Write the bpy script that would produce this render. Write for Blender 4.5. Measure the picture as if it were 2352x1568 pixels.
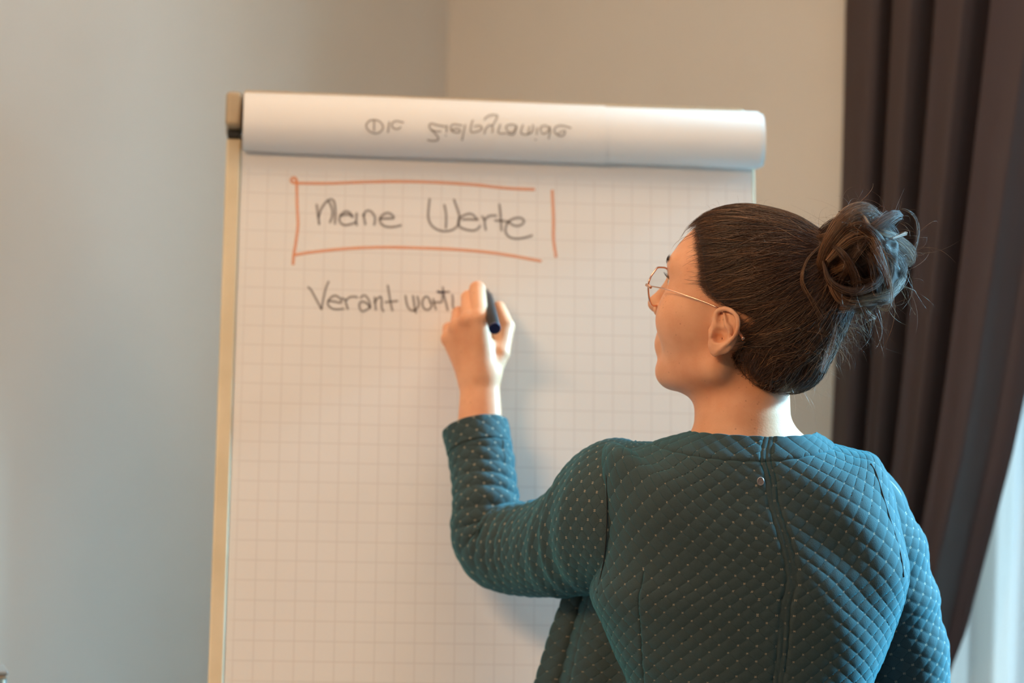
import bpy, math, random
import numpy as np
rng = np.random.default_rng(7); random.seed(7)
for o in list(bpy.data.objects): bpy.data.objects.remove(o)
SC = bpy.context.scene; COL = SC.collection
PI = math.pi
# ------------------------------------------------------------------ camera
F = 85/36*2352; RHO = math.radians(1.634); CAMZ = 1.52
RX = np.array([math.cos(RHO), 0, math.sin(RHO)]); UX = np.array([-math.sin(RHO), 0, math.cos(RHO)])
CAM = np.array([0, 0, CAMZ])
def ray(px, py): return np.array([0, 1., 0]) + (px-1176)/F*RX + (784-py)/F*UX
def at(px, py, Y): return CAM + ray(px, py)*Y
cam = bpy.data.cameras.new('camera'); camo = bpy.data.objects.new('camera', cam); COL.objects.link(camo)
cam.lens = 85; cam.sensor_width = 36; cam.clip_start = .05
from mathutils import Matrix, Vector
camo.matrix_world = Matrix(((RX[0], UX[0], 0, 0), (0, 0, -1, 0), (RX[2], UX[2], 0, CAMZ), (0, 0, 0, 1)))
cam.dof.use_dof = True; cam.dof.focus_distance = 2.70; cam.dof.aperture_fstop = 2.8
SC.camera = camo
# ------------------------------------------------------------------ world, light, exposure
SC.view_settings.view_transform = 'Standard'; SC.view_settings.look = 'None'
SC.view_settings.gamma = 1; SC.view_settings.use_curve_mapping = False
SC.view_settings.exposure = 0.0
w = bpy.data.worlds.new('sky'); SC.world = w; w.use_nodes = True
bg = w.node_tree.nodes['Background']; bg.inputs[0].default_value = (.33, .70, 1.0, 1); bg.inputs[1].default_value = 12.0
# the room: corner seen behind the flip chart; A runs along the window wall, B along the left wall
CX, CY = -0.123, 4.10
D1 = np.array([.848, -.530]); D2 = np.array([-.530, -.848]); LA, LB, HZ = 4.6, 5.4, 2.75
def R(a, b, z): q = np.array([CX, CY]) + a*D1 + b*D2; return np.array([q[0], q[1], z])
WA0, WA1, WZ0, WZ1 = .90, 2.55, .75, 2.44      # window opening
def area(name, loc, target, sx, sy, power, col, portal=False):
    l = bpy.data.lights.new(name, 'AREA'); l.shape = 'RECTANGLE'; l.size = sx; l.size_y = sy; l.energy = power; l.color = col
    o = bpy.data.objects.new(name, l); COL.objects.link(o); o.location = loc
    o.rotation_euler = (Vector(target)-Vector(loc)).to_track_quat('-Z', 'Y').to_euler()
    if portal: l.cycles.is_portal = True
    return o
area('daylight', R((WA0+WA1)/2, -.30, 1.6), R((WA0+WA1)/2, 1, 1.6), WA1-WA0, WZ1-WZ0, 0, (1, 1, 1), True)
WARM = (1.0, .61, .32)
SUN_E = 20.0
sl = bpy.data.lights.new('sun', 'SUN'); sl.energy = SUN_E; sl.color = (.34, .74, 1.0); sl.angle = math.radians(12); so_ = bpy.data.objects.new('sun', sl); COL.objects.link(so_)
so_.location = (4, 4, 4); so_.rotation_euler = Vector((-.80, -.19, -.43)).to_track_quat('-Z', 'Y').to_euler()
LAMPS = [(.66, 3.2, 55.), (0.9, 1.0, 4.0)]  # second entry is an added warm wash for the walls
for la, lb, pw in LAMPS:
    p = R(la, lb, HZ-.075); area('lamp', p, p-np.array([0, 0, 1]), .95, .55, pw, WARM)
# ------------------------------------------------------------------ helpers
def link(o, parent=None):
    COL.objects.link(o)
    if parent is not None: o.parent = parent; o.matrix_parent_inverse = parent.matrix_world.inverted()
    return o
def tag(o, label=None, cat=None, group=None, kind=None):
    if label: o['label'] = label
    if cat: o['category'] = cat
    if group: o['group'] = group
    if kind: o['kind'] = kind
    return o
def mesh(name, V, Fc, m, parent=None, smooth=False, attrs=None):
    V = np.asarray(V, dtype=np.float32).reshape(-1, 3); me = bpy.data.meshes.new(name)
    if isinstance(Fc, np.ndarray):
        k = Fc.shape[1]; me.vertices.add(len(V)); me.vertices.foreach_set('co', V.ravel())
        me.loops.add(Fc.size); me.loops.foreach_set('vertex_index', Fc.astype(np.int32).ravel())
        me.polygons.add(len(Fc)); me.polygons.foreach_set('loop_start', np.arange(0, Fc.size, k, dtype=np.int32))
        me.update(calc_edges=True)
    else:
        me.from_pydata(V.tolist(), [], [list(f) for f in Fc])
    if smooth: me.polygons.foreach_set('use_smooth', np.ones(len(me.polygons), dtype=bool))
    for an, av in (attrs or {}).items():
        av = np.asarray(av, dtype=np.float32)
        if av.ndim == 1: me.attributes.new(an, 'FLOAT', 'POINT').data.foreach_set('value', av)
        else: me.attributes.new(an, 'FLOAT_VECTOR', 'POINT').data.foreach_set('vector', av.ravel())
    me.materials.append(m)
    return link(bpy.data.objects.new(name, me), parent)
def empty(name, loc, label=None, cat=None, group=None):
    o = bpy.data.objects.new(name, None); COL.objects.link(o); o.location = loc
    bpy.context.view_layer.update(); o.empty_display_size = .05
    return tag(o, label, cat, group)
def gridf(nu, nv, wrap=False):
    i = np.arange(nu if wrap else nu-1)[:, None]; j = np.arange(nv-1)[None, :]; i2 = (i+1) % nu
    return np.stack([i*nv+j+0*i2, i2*nv+j, i2*nv+j+1, i*nv+j+1], -1).reshape(-1, 4)
def box8(P):   # 8 points: bottom 4 (ccw) then top 4
    return [(0, 3, 2, 1), (4, 5, 6, 7), (0, 1, 5, 4), (1, 2, 6, 5), (2, 3, 7, 6), (3, 0, 4, 7)]
def obox(name, fn, a, b, c, m, parent=None, bevel=0):
    """box in a local frame: fn(a,b,c)->world; a,b,c ranges"""
    P = [fn(x, y, z) for z in c for (x, y) in ((a[0], b[0]), (a[1], b[0]), (a[1], b[1]), (a[0], b[1]))]
    o = mesh(name, P, box8(P), m, parent)
    if bevel:
        md = o.modifiers.new('bevel', 'BEVEL'); md.width = bevel; md.segments = 3
    fixn(o); return o
def fixn(o):
    import bmesh
    bm = bmesh.new(); bm.from_mesh(o.data); bmesh.ops.recalc_face_normals(bm, faces=bm.faces); bm.to_mesh(o.data); bm.free()
def crom(pts, n):
    """smooth curve through points (k,d) -> (n,d), uniform param"""
    P = np.asarray(pts, float); k = len(P)
    Pp = np.vstack([2*P[0]-P[1], P, 2*P[-1]-P[-2]]); t = np.linspace(0, k-1, n); i = np.minimum(t.astype(int), k-2); f = (t-i)[:, None]
    a, b, c, d = Pp[i], Pp[i+1], Pp[i+2], Pp[i+3]
    return .5*((2*b)+(-a+c)*f+(2*a-5*b+4*c-d)*f**2+(-a+3*b-3*c+d)*f**3)
def nrm(v): return v/np.maximum(np.linalg.norm(v, axis=-1, keepdims=True), 1e-12)
def frames(C, up0):
    T = nrm(np.gradient(C, axis=0)); N = np.zeros_like(C); n = up0 - T[0]*(up0@T[0]); N[0] = n/np.linalg.norm(n)
    for i in range(1, len(C)):
        n = N[i-1]-T[i]*(N[i-1]@T[i]); N[i] = n/np.linalg.norm(n)
    return T, N, np.cross(T, N)
def tube(name, pts, r, m, parent=None, n=None, seg=12, caps=True, flat=1.0, up=(0, 0, 1)):
    C = crom(pts, n or len(pts)*4) if n != 0 else np.asarray(pts, float)
    r = np.interp(np.linspace(0, 1, len(C)), np.linspace(0, 1, len(np.atleast_1d(r))), np.atleast_1d(r)) if np.ndim(r) else np.full(len(C), r)
    T, N, B = frames(C, np.array(up, float)+1e-4); th = np.arange(seg)/seg*2*PI
    V = C[:, None]+r[:, None, None]*(np.cos(th)[None, :, None]*N[:, None]+flat*np.sin(th)[None, :, None]*B[:, None])
    V = V.transpose(1, 0, 2); Fq = gridf(seg, len(C), True).tolist(); V = V.reshape(-1, 3)
    if caps:
        L = len(C); Fq += [[i*L for i in range(seg)][::-1], [i*L+L-1 for i in range(seg)]]
    o = mesh(name, V, Fq, m, parent, True); fixn(o); return o
# ------------------------------------------------------------------ materials
def mat(name, col, rough=.5, **k):
    m = bpy.data.materials.new(name); m.use_nodes = True; b = m.node_tree.nodes['Principled BSDF']
    b.inputs['Base Color'].default_value = (*col, 1); b.inputs['Roughness'].default_value = rough
    for kk, v in k.items(): b.inputs[kk.replace('_', ' ')].default_value = v
    return m
def noise_col(m, c1, c2, scale, detail=4, bump=0, bscale=None, coord='Object', lo=.35, hi=.65):
    nt = m.node_tree; N, L = nt.nodes, nt.links; b = N['Principled BSDF']
    tc = N.new('ShaderNodeTexCoord'); n = N.new('ShaderNodeTexNoise'); n.inputs['Scale'].default_value = scale; n.inputs['Detail'].default_value = detail
    L.new(tc.outputs[coord], n.inputs['Vector']); r = N.new('ShaderNodeValToRGB')
    r.color_ramp.elements[0].position = lo; r.color_ramp.elements[1].position = hi
    r.color_ramp.elements[0].color = (*c1, 1); r.color_ramp.elements[1].color = (*c2, 1)
    L.new(n.outputs[0], r.inputs[0]); L.new(r.outputs[0], b.inputs['Base Color'])
    if bump:
        n2 = N.new('ShaderNodeTexNoise'); n2.inputs['Scale'].default_value = bscale or scale*8; n2.inputs['Detail'].default_value = 6
        L.new(tc.outputs[coord], n2.inputs['Vector']); bp = N.new('ShaderNodeBump'); bp.inputs['Strength'].default_value = bump; bp.inputs['Distance'].default_value = .002
        L.new(n2.outputs[0], bp.inputs['Height']); L.new(bp.outputs[0], b.inputs['Normal'])
    return m
M = {}
M['wall'] = noise_col(mat('plaster', (.7, .66, .6), .85), (.76, .69, .60), (.80, .725, .63), 3, 3, .12, 260)
M['wall2'] = noise_col(mat('plaster_low_bounce', (.3, .28, .25), .85), (.30, .27, .23), (.34, .31, .27), 3, 3, .12, 260)  # for the unseen walls, made darker to cut cool bounced light
M['ceil'] = noise_col(mat('ceiling_paint', (.8, .78, .74), .9), (.78, .76, .72), (.82, .8, .77), 2)
M['floor'] = noise_col(mat('carpet', (.16, .14, .12), .95), (.13, .115, .10), (.2, .18, .16), 60, 6, .5, 400)
M['white_paint'] = noise_col(mat('white_paint', (.8, .78, .74), .45), (.78, .76, .72), (.84, .82, .78), 6)
M['frame_paint'] = noise_col(mat('window_frame_paint', (.72, .64, .5), .5), (.66, .57, .44), (.76, .68, .55), 9)
M['board'] = noise_col(mat('board_white', (.75, .74, .72), .35), (.72, .71, .69), (.78, .77, .75), 4)
M['rail'] = noise_col(mat('rail_beige', (.78, .66, .46), .4), (.74, .62, .42), (.82, .70, .50), 12)
M['clamp'] = noise_col(mat('clamp_beige', (.46, .35, .22), .45), (.43, .33, .21), (.49, .38, .25), 10)
M['black'] = mat('black_rubber', (.02, .02, .02), .6)
M['steel'] = noise_col(mat('grey_steel', (.35, .35, .36), .35, Metallic=.8), (.32, .32, .33), (.38, .38, .39), 20)
def paper_mat(name, grid):
    m = mat(name, (.86, .84, .82), .75); nt = m.node_tree; N, L = nt.nodes, nt.links; b = N['Principled BSDF']
    tc = N.new('ShaderNodeTexCoord'); n = N.new('ShaderNodeTexNoise'); n.inputs['Scale'].default_value = 9
    L.new(tc.outputs['Object'], n.inputs['Vector'])
    mx = N.new('ShaderNodeMixRGB'); mx.inputs[1].default_value = (.84, .815, .79, 1); mx.inputs[2].default_value = (.88, .86, .84, 1); L.new(n.outputs[0], mx.inputs[0])
    out = mx.outputs[0]
    if grid:
        at_ = N.new('ShaderNodeAttribute'); at_.attribute_name = 'sheet'; sp = N.new('ShaderNodeSeparateXYZ'); L.new(at_.outputs['Vector'], sp.inputs[0])
        vals = []
        for i in (0, 1):
            r = N.new('ShaderNodeMath'); r.operation = 'ROUND'; L.new(sp.outputs[i], r.inputs[0])
            s = N.new('ShaderNodeMath'); s.operation = 'SUBTRACT'; L.new(sp.outputs[i], s.inputs[0]); L.new(r.outputs[0], s.inputs[1])
            a = N.new('ShaderNodeMath'); a.operation = 'ABSOLUTE'; L.new(s.outputs[0], a.inputs[0])
            c = N.new('ShaderNodeMath'); c.operation = 'LESS_THAN'; c.inputs[1].default_value = .030; L.new(a.outputs[0], c.inputs[0]); vals.append(c)
        mm = N.new('ShaderNodeMath'); mm.operation = 'MAXIMUM'; L.new(vals[0].outputs[0], mm.inputs[0]); L.new(vals[1].outputs[0], mm.inputs[1])
        m2 = N.new('ShaderNodeMath'); m2.operation = 'MULTIPLY'; m2.inputs[1].default_value = .24; L.new(mm.outputs[0], m2.inputs[0])
        m3 = N.new('ShaderNodeMath'); m3.operation = 'MULTIPLY'; L.new(m2.outputs[0], m3.inputs[0]); L.new(sp.outputs[2], m3.inputs[1])
        g = N.new('ShaderNodeMixRGB'); g.inputs[2].default_value = (.50, .42, .40, 1); L.new(out, g.inputs[1]); L.new(m3.outputs[0], g.inputs[0]); out = g.outputs[0]
    L.new(out, b.inputs['Base Color']); return m
M['paper'] = paper_mat('flipchart_paper', False); M['grid'] = paper_mat('squared_paper', True)
def ink(name, col, alpha):
    m = mat(name, col, .6); m.node_tree.nodes['Principled BSDF'].inputs['Alpha'].default_value = alpha; return m
M['ink'] = ink('dark_marker_ink', (.085, .055, .045), .52); M['navy'] = ink('fresh_navy_ink', (.012, .012, .06), .85)
M['orange'] = ink('orange_marker_ink', (.95, .33, .10), .55); M['title'] = ink('title_marker_ink', (.13, .075, .03), .55)
# ------------------------------------------------------------------ room
def quadbox(name, a, b, z, m, kind='structure', parent=None, bevel=0):
    o = obox(name, R, a, b, z, m, parent, bevel)
    if kind and parent is None: o['kind'] = kind
    return o
T_ = .15
wl = quadbox('wall_left', (-T_, 0), (-T_, LB), (0, HZ), M['wall'])
# window wall with an opening, one mesh
def wall_opening():
    V = []; Fc = []
    for (a, z) in (((0, WA0), (0, HZ)), ((WA1, LA), (0, HZ)), ((WA0, WA1), (0, WZ0)), ((WA0, WA1), (WZ1, HZ))):
        k = len(V); P = [R(x, y, zz) for zz in z for (x, y) in ((a[0], 0), (a[1], 0), (a[1], -T_*1.6), (a[0], -T_*1.6))]
        V += P; Fc += [tuple(i+k for i in f) for f in box8(P)]
    o = mesh('wall_back', V, Fc, M['wall']); fixn(o); o['kind'] = 'structure'; return o
wall_opening()
quadbox('wall_right', (LA, LA+T_), (-T_, LB), (0, HZ), M['wall2']); quadbox('wall_front', (0, LA), (LB, LB+T_), (0, HZ), M['wall2'])
quadbox('floor', (-T_, LA+T_), (-T_*1.6, LB+T_), (-.1, 0), M['floor']); quadbox('ceiling', (-T_, LA+T_), (-T_*1.6, LB+T_), (HZ, HZ+.1), M['ceil'])
quadbox('baseboard_left', (0, .015), (.015, LB), (0, .09), M['white_paint'], bevel=.003); quadbox('baseboard_back', (0, LA), (0, .015), (0, .09), M['white_paint'], bevel=.003)
# window
gl = bpy.data.materials.new('glass'); gl.use_nodes = True; nt = gl.node_tree; nt.nodes.clear()
o_ = nt.nodes.new('ShaderNodeOutputMaterial'); mx = nt.nodes.new('ShaderNodeMixShader'); tr = nt.nodes.new('ShaderNodeBsdfTransparent'); go = nt.nodes.new('ShaderNodeBsdfGlossy')
tr.inputs[0].default_value = (.93, .97, .98, 1); go.inputs['Roughness'].default_value = .02; mx.inputs[0].default_value = .06
nt.links.new(tr.outputs[0], mx.inputs[1]); nt.links.new(go.outputs[0], mx.inputs[2]); nt.links.new(mx.outputs[0], o_.inputs[0]); M['glass'] = gl
win = empty('window_1', R((WA0+WA1)/2, -.12, WZ0)); win['kind'] = 'structure'
am = (WA0+WA1)/2
for nm, a, z in (('window_frame', (WA0, WA0+.07), (WZ0, WZ1)), ('window_frame', (WA1-.07, WA1), (WZ0, WZ1)), ('window_frame', (WA0+.07, WA1-.07), (WZ0, WZ0+.07)),
                 ('window_frame', (WA0+.07, WA1-.07), (WZ1-.07, WZ1)), ('mullion', (am-.05, am+.05), (WZ0+.07, WZ1-.07))):
    quadbox(nm, a, (-.15, -.08), z, M['frame_paint'], None, win, .006)
for a in ((WA0+.07, am-.05), (am+.05, WA1-.07)): quadbox('pane', a, (-.118, -.112), (WZ0+.07, WZ1-.07), M['glass'], None, win)
quadbox('window_sill', (WA0-.05, WA1+.05), (-.08, .06), (WZ0-.04, WZ0), M['white_paint'], None, win, .006)
# unseen ceiling lamps; the second is added to brighten the corner walls
M['diff'] = mat('lamp_diffuser', (.9, .85, .75), .6, Emission_Color=(1, .7, .42, 1), Emission_Strength=2.0)
for i, (la, lb, pw) in enumerate(LAMPS):
    e = empty('ceiling_light', R(la, lb, HZ-.06), ['flush rectangular warm ceiling light behind the viewer', 'added unseen warm ceiling light washing the walls near the flip chart'][i], 'lamp', 'ceiling lights')
    quadbox('lamp_frame', (la-.52, la+.52), (lb-.32, lb+.32), (HZ-.05, HZ-.001), M['white_paint'], None, e, .006)
    quadbox('diffuser', (la-.49, la+.49), (lb-.29, lb+.29), (HZ-.065, HZ-.051), M['diff'], None, e)
# ------------------------------------------------------------------ flip chart
PHI, TH = math.radians(5.266), math.radians(11.968); WP, GP, GO = .6777, .025318, .0344
E1 = np.array([math.cos(PHI), math.sin(PHI), 0]); DN = np.array([math.sin(PHI)*math.sin(TH), -math.cos(PHI)*math.sin(TH), -math.cos(TH)])
NR = np.cross(DN, E1); NR = NR/np.linalg.norm(NR)
if NR[1] > 0: NR = -NR                                  # out of the pad, to the viewer
P0 = at(556, 340, 3.17)
def CH(u, d, n): return P0+E1*u+DN*d+NR*n                # across, down, out
def CHb(u, n, d): return CH(u, d, n)
def onpad(px, py, n=0.0):
    r = ray(px, py); q = P0+NR*n; t = ((q-CAM)@NR)/(r@NR); p = CAM+r*t - P0
    return p@E1, p@DN
chart = empty('flip_chart', CH(.34, 1.5, -.05)*np.array([1, 1, 0]), 'white flip chart easel with squared paper pad in the room corner', 'flip chart')
def cbox(name, u, d, n, m, bevel=0, parent=chart): return obox(name, lambda a, b, c: CH(a, b, c), u, d, n, m, parent, bevel)
cbox('board', (-.006, WP+.004), (-.02, 1.03), (-.022, -.004), M['board'], .002)
# left rail runs slightly proud of the board, its outer edge 22 px left of the pad
cbox('side_rail', (-.0205, -.0010), (-.012, 1.03), (-.028, .0035), M['rail'], .003)
cbox('side_rail', (WP-.002, WP+.0035), (-.012, 1.03), (-.028, -.001), M['rail'], .001)
cbox('gasket', (-.0195, -.0035), (-.0235, -.0125), (-.03, .008), M['black'], .001)
cbox('clamp_end', (-.0225, -.0015), (-.070, -.0225), (-.034, .026), M['clamp'], .006)
cbox('clamp_bar', (-.001, WP-.01), (-.078, -.022), (-.034, .010), M['clamp'], .006)
cbox('pen_tray', (0, WP), (1.03, 1.045), (-.03, .075), M['rail'], .004)
for u in (.12, .56):
    tube('leg', [CH(u, .95, -.035), CH(u+(-.05 if u < .3 else .05), 1.30, -.03)*np.array([1, 1, 0])+np.array([0, -.02, .62]), np.array([*(CH(u+(-.12 if u < .3 else .12), 1.30, -.03)[:2]+np.array([0, -.12])), .012])], .0125, M['steel'], chart)
tube('leg', [CH(.34, .70, -.03), CH(.34, .9, -.08)+np.array([0, .14, -.2]), np.array([CH(.34, 1, 0)[0], CH(.34, 1, 0)[1]+.46, .012])], .0125, M['steel'], chart)
# pad: squared front sheet, and the stack beneath it
nu, nv = 60, 90
U = np.linspace(0, WP, nu)[:, None]; D = np.linspace(-.035, .98, nv)[None, :]
wav = .0012*np.sin(U*9+D*4)*np.sin(D*7+1)+.0006*np.sin(U*23-D*11)
Pp = P0+E1*U[..., None]+DN*D[..., None]+NR*(0*wav)[..., None]
inx = (U > .0085-1e-9)*1.0*(U < WP-.008); sheet = np.stack([(U-.0095)/GP+0*D, (D-GO)/GP+0*U, np.clip(inx*(D > GO-.001), 0, 1)+0*D+0*U], -1)
sh = mesh('front_sheet', Pp, gridf(nu, nv), M['grid'], chart, True, {'sheet': sheet.reshape(-1, 3)})
cbox('paper_stack', (.0005, WP-.0005), (-.035, .978), (-.0038, -.0006), M['paper'])
# flipped-over sheets bulging over the clamp : profile (down, out)
prof = crom([(.0005, .0012), (.004, .012), (-.002, .026), (-.020, .035), (-.042, .034), (-.060, .025), (-.0715, .008), (-.0725, -.012), (-.062, -.034), (-.04, -.046), (0.05, -.044), (.30, -.040)], 90)
def roll(name, u0, u1, off, m, d_lo=None, nu=50, trim=90, wob=0.0):
    pr = prof[:trim]; tg = nrm(np.gradient(pr, axis=0)); nn = np.stack([-tg[:, 1], tg[:, 0]], -1)
    if nn[20, 1] < 0: nn = -nn
    U = np.linspace(u0, u1, nu); V = np.zeros((nu, len(pr), 3))
    for i, u in enumerate(U):
        sag = wob*math.sin(u*9)*.0008; q = pr+nn*(off+sag)
        V[i] = P0+E1*u+DN[None]*q[:, :1]+NR[None]*q[:, 1:]
    o = mesh(name, V, gridf(nu, len(pr)), m, chart, True)
    md = o.modifiers.new('thick', 'SOLIDIFY'); md.thickness = .0002; md.use_rim = False; return o
roll('flipped_sheets', .0025, WP+.004, .0008, M['paper'])
roll('flipped_sheet', .001, WP+.0075, .0022, M['paper'], trim=84, wob=1)
roll('flipped_sheet', .12, .478, .0024, M['paper'], trim=80)
# curled ends of the inner sheets at the right
roll('sheet_end', WP+.0045, WP+.0125, -.0008, M['paper'], nu=6, trim=56)
# writing : pen strokes as thin ribbons of ink
def ribbon(segs, wd, fn, name, m, lift0, label=None):
    V = []; Fc = []
    for k, pts in enumerate(segs):
        if len(pts) == 1: pts = [(pts[0][0]-.3, pts[0][1]), (pts[0][0]+.3, pts[0][1]+1.2)]
        C = crom(pts, max(8, len(pts)*7)); t = nrm(np.gradient(C, axis=0)); n = np.stack([-t[:, 1], t[:, 0]], -1); h = wd/2
        C = np.vstack([C[:1]-t[:1]*h*.8, C[:1]-t[:1]*h*.4, C, C[-1:]+t[-1:]*h*.4, C[-1:]+t[-1:]*h*.8]); n = np.vstack([n[:1], n[:1], n, n[-1:], n[-1:]])
        ws = np.full(len(C), h); ws[0] = ws[-1] = h*.45; ws[1] = ws[-2] = h*.88
        b = len(V); lf = lift0+k*.000012
        for i in range(len(C)):
            for s in (1, -1):
                q = C[i]+n[i]*ws[i]*s; V.append(fn(q[0], q[1], lf))
        Fc += [(b+2*i, b+2*i+1, b+2*i+3, b+2*i+2) for i in range(len(C)-1)]
    o = mesh(name, V, Fc, m, chart)
    if label: o['label'] = label
    return o
def S(ox, oy, sc, segs): return [[(ox+x/sc, oy+y/sc) for x, y in s] for s in segs]
def padpt(px, py, n):
    u, d = onpad(px, py, n); return CH(u, d, n)
meine = S(690, 430, 8.711, [[(325, 350), (345, 500), (365, 640), (375, 740)], [(365, 590), (410, 450), (480, 330), (560, 255), (625, 240), (675, 290), (697, 420), (698, 560), (690, 725)],
 [(555, 270), (610, 370), (640, 470), (635, 580), (590, 700)], [(1045, 590), (990, 510), (910, 480), (830, 530), (780, 620), (800, 700), (860, 750), (940, 752), (1040, 725), (1110, 700)],
 [(800, 575), (860, 552), (930, 545), (990, 555), (1040, 585)], [(1125, 520), (1120, 620), (1115, 700), (1130, 755)], [(1260, 540), (1280, 640), (1300, 740)],
 [(1265, 570), (1300, 490), (1370, 465), (1440, 510), (1490, 600), (1490, 680), (1475, 750)],
 [(1580, 630), (1700, 625), (1850, 620), (1862, 590), (1820, 540), (1740, 510), (1650, 550), (1595, 620), (1600, 700), (1670, 770), (1780, 795), (1900, 785), (2010, 760)]])
meine += S(960, 430, 8.4, [[(225, 225), (205, 420), (200, 580), (240, 700), (330, 790), (450, 840), (560, 845), (680, 810), (770, 730), (800, 600), (780, 480), (740, 360), (695, 240)],
 [(510, 340), (540, 500), (545, 640), (538, 785)], [(860, 625), (1000, 618), (1140, 625), (1120, 590), (1060, 530), (980, 510), (880, 545), (800, 600), (780, 680), (800, 750), (880, 800), (1000, 830), (1090, 830), (1150, 800), (1200, 745)],
 [(1240, 560), (1285, 640), (1290, 720), (1310, 820)], [(1290, 625), (1350, 565), (1430, 545), (1510, 548)], [(1570, 330), (1590, 480), (1600, 640), (1612, 830)], [(1490, 640), (1600, 645), (1740, 665)],
 [(1750, 665), (1820, 720), (1900, 745), (1980, 730), (2045, 670), (2020, 610), (1940, 585), (1840, 605), (1750, 660), (1700, 750), (1690, 850), (1730, 930), (1820, 980), (1940, 990), (2080, 965), (2200, 930)]])
for ws_, tx_ in ((meine[:9], 'Meine'), (meine[9:], 'Werte')): ribbon(ws_, 5.2, padpt, 'handwriting', M['ink'], .0004, 'dark handwritten word '+tx_)
ver = S(690, 620, 11.2, [[(200, 440), (280, 520), (400, 740), (540, 1000)], [(540, 1000), (600, 700), (660, 450), (725, 300)],
 [(720, 790), (860, 805), (1020, 840), (1050, 790), (1040, 750), (960, 680), (880, 655), (790, 700), (720, 790), (705, 870), (760, 950), (850, 1000), (960, 1010), (1110, 995)],
 [(1080, 720), (1150, 770), (1180, 880), (1220, 1000)], [(1180, 775), (1260, 700), (1360, 680), (1460, 695)], [(1550, 710), (1610, 655), (1680, 660), (1750, 760), (1790, 860), (1795, 960)],
 [(1790, 950), (1700, 850), (1610, 810), (1540, 830), (1515, 930), (1560, 1040), (1620, 1060), (1720, 1010), (1800, 950)], [(1910, 700), (1920, 850), (1940, 1020)],
 [(1910, 830), (1980, 730), (2070, 690), (2090, 800), (2090, 960), (2140, 1060)]])
ver += S(880, 620, 11.2, [[(120, 400), (160, 640), (200, 880), (240, 1040)], [(60, 825), (190, 810), (370, 795)], [(575, 660), (600, 830), (650, 970), (740, 1040), (830, 1020), (900, 940), (915, 830), (880, 680)],
 [(765, 660), (800, 880), (820, 1020), (850, 1100)], [(1220, 830), (1170, 720), (1110, 680), (1040, 730), (1010, 850), (1040, 970), (1120, 1020), (1210, 990), (1245, 900), (1220, 820)],
 [(1290, 740), (1310, 860), (1360, 1010)], [(1310, 830), (1400, 825), (1500, 820), (1520, 740), (1530, 640)], [(1535, 440), (1550, 600), (1610, 820), (1660, 1030)], [(1780, 640), (1797, 760), (1790, 900), (1830, 990), (1960, 1000), (2040, 900)],
 [(1540, 555), (1620, 562), (1700, 555)]])
ribbon(ver, 4.8, padpt, 'handwriting', M['ink'], .0004, 'dark handwritten unfinished word Verantwortu')
ribbon(S(880, 620, 11.2, [[(1400, 552), (1470, 570), (1560, 568)]]), 4.8, padpt, 'pen_stroke', M['navy'], .0008, 'fresh navy crossbar of the letter t')
org = S(640, 390, 3.564, [[(150, 108), (400, 110), (700, 100), (1000, 95), (1300, 103), (1600, 122), (1850, 148), (2090, 160)], [(150, 104), (118, 104), (102, 88), (112, 68), (135, 66), (148, 88)],
 [(148, 100), (152, 300), (158, 450), (140, 600), (125, 690), (118, 770)], [(130, 695), (300, 670), (550, 645), (850, 633), (1200, 640), (1500, 655), (1800, 685), (2145, 745)], [(2240, 170), (2250, 400), (2250, 560), (2270, 710)]])
ribbon(org, 6.6, padpt, 'drawn_frame', M['orange'], .0004, 'orange marker frame drawn around the heading')
tit = S(800, 220, 7.35, [[(435, 420), (435, 590)], [(310, 470), (360, 420), (450, 405), (540, 440), (585, 530), (540, 610), (450, 635), (360, 600), (310, 540), (302, 480)], [(690, 440), (680, 540), (670, 615)],
 [(885, 525), (850, 555), (790, 555), (740, 520), (750, 450), (820, 425), (930, 450)], [(1340, 745), (1420, 760), (1500, 750), (1520, 710), (1470, 640), (1390, 560), (1365, 510), (1400, 465), (1500, 490), (1640, 515)],
 [(1400, 575), (1480, 595), (1560, 600)], [(1665, 500), (1655, 610)], [(1645, 665)], [(1740, 580), (1820, 555), (1880, 570), (1880, 610), (1820, 620), (1750, 590), (1730, 520), (1780, 480), (1920, 500)], [(1975, 490), (1950, 600), (1920, 750)]])
tit += S(1080, 220, 7.35, [[(45, 410), (15, 500), (10, 600), (60, 615), (150, 590), (200, 545), (160, 500), (70, 510)], [(240, 640), (260, 560), (310, 500), (360, 500), (380, 560), (370, 620)],
 [(380, 500), (430, 400), (460, 345), (440, 320), (350, 320), (270, 360), (240, 400)], [(510, 480), (480, 560), (470, 610), (520, 635), (600, 630)],
 [(780, 500), (700, 480), (620, 500), (610, 560), (660, 610), (730, 600), (780, 520), (770, 570), (740, 640), (700, 655), (630, 635)], [(890, 490), (860, 570), (860, 630), (910, 650), (970, 640), (1000, 520)],
 [(970, 645), (1030, 620), (1060, 560), (1060, 490)], [(1130, 540), (1120, 650)], [(1105, 735)], [(1340, 540), (1270, 500), (1200, 520), (1190, 590), (1240, 640), (1310, 600), (1340, 540)],
 [(1345, 520), (1345, 620), (1325, 720)], [(1480, 640), (1550, 600), (1600, 590), (1590, 650), (1530, 680), (1460, 650), (1420, 590), (1440, 530), (1500, 500), (1580, 505), (1700, 540)]])
ptan = nrm(np.gradient(prof, axis=0)); pnn = np.stack([-ptan[:, 1], ptan[:, 0]], -1)
if pnn[20, 1] < 0: pnn = -pnn
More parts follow.
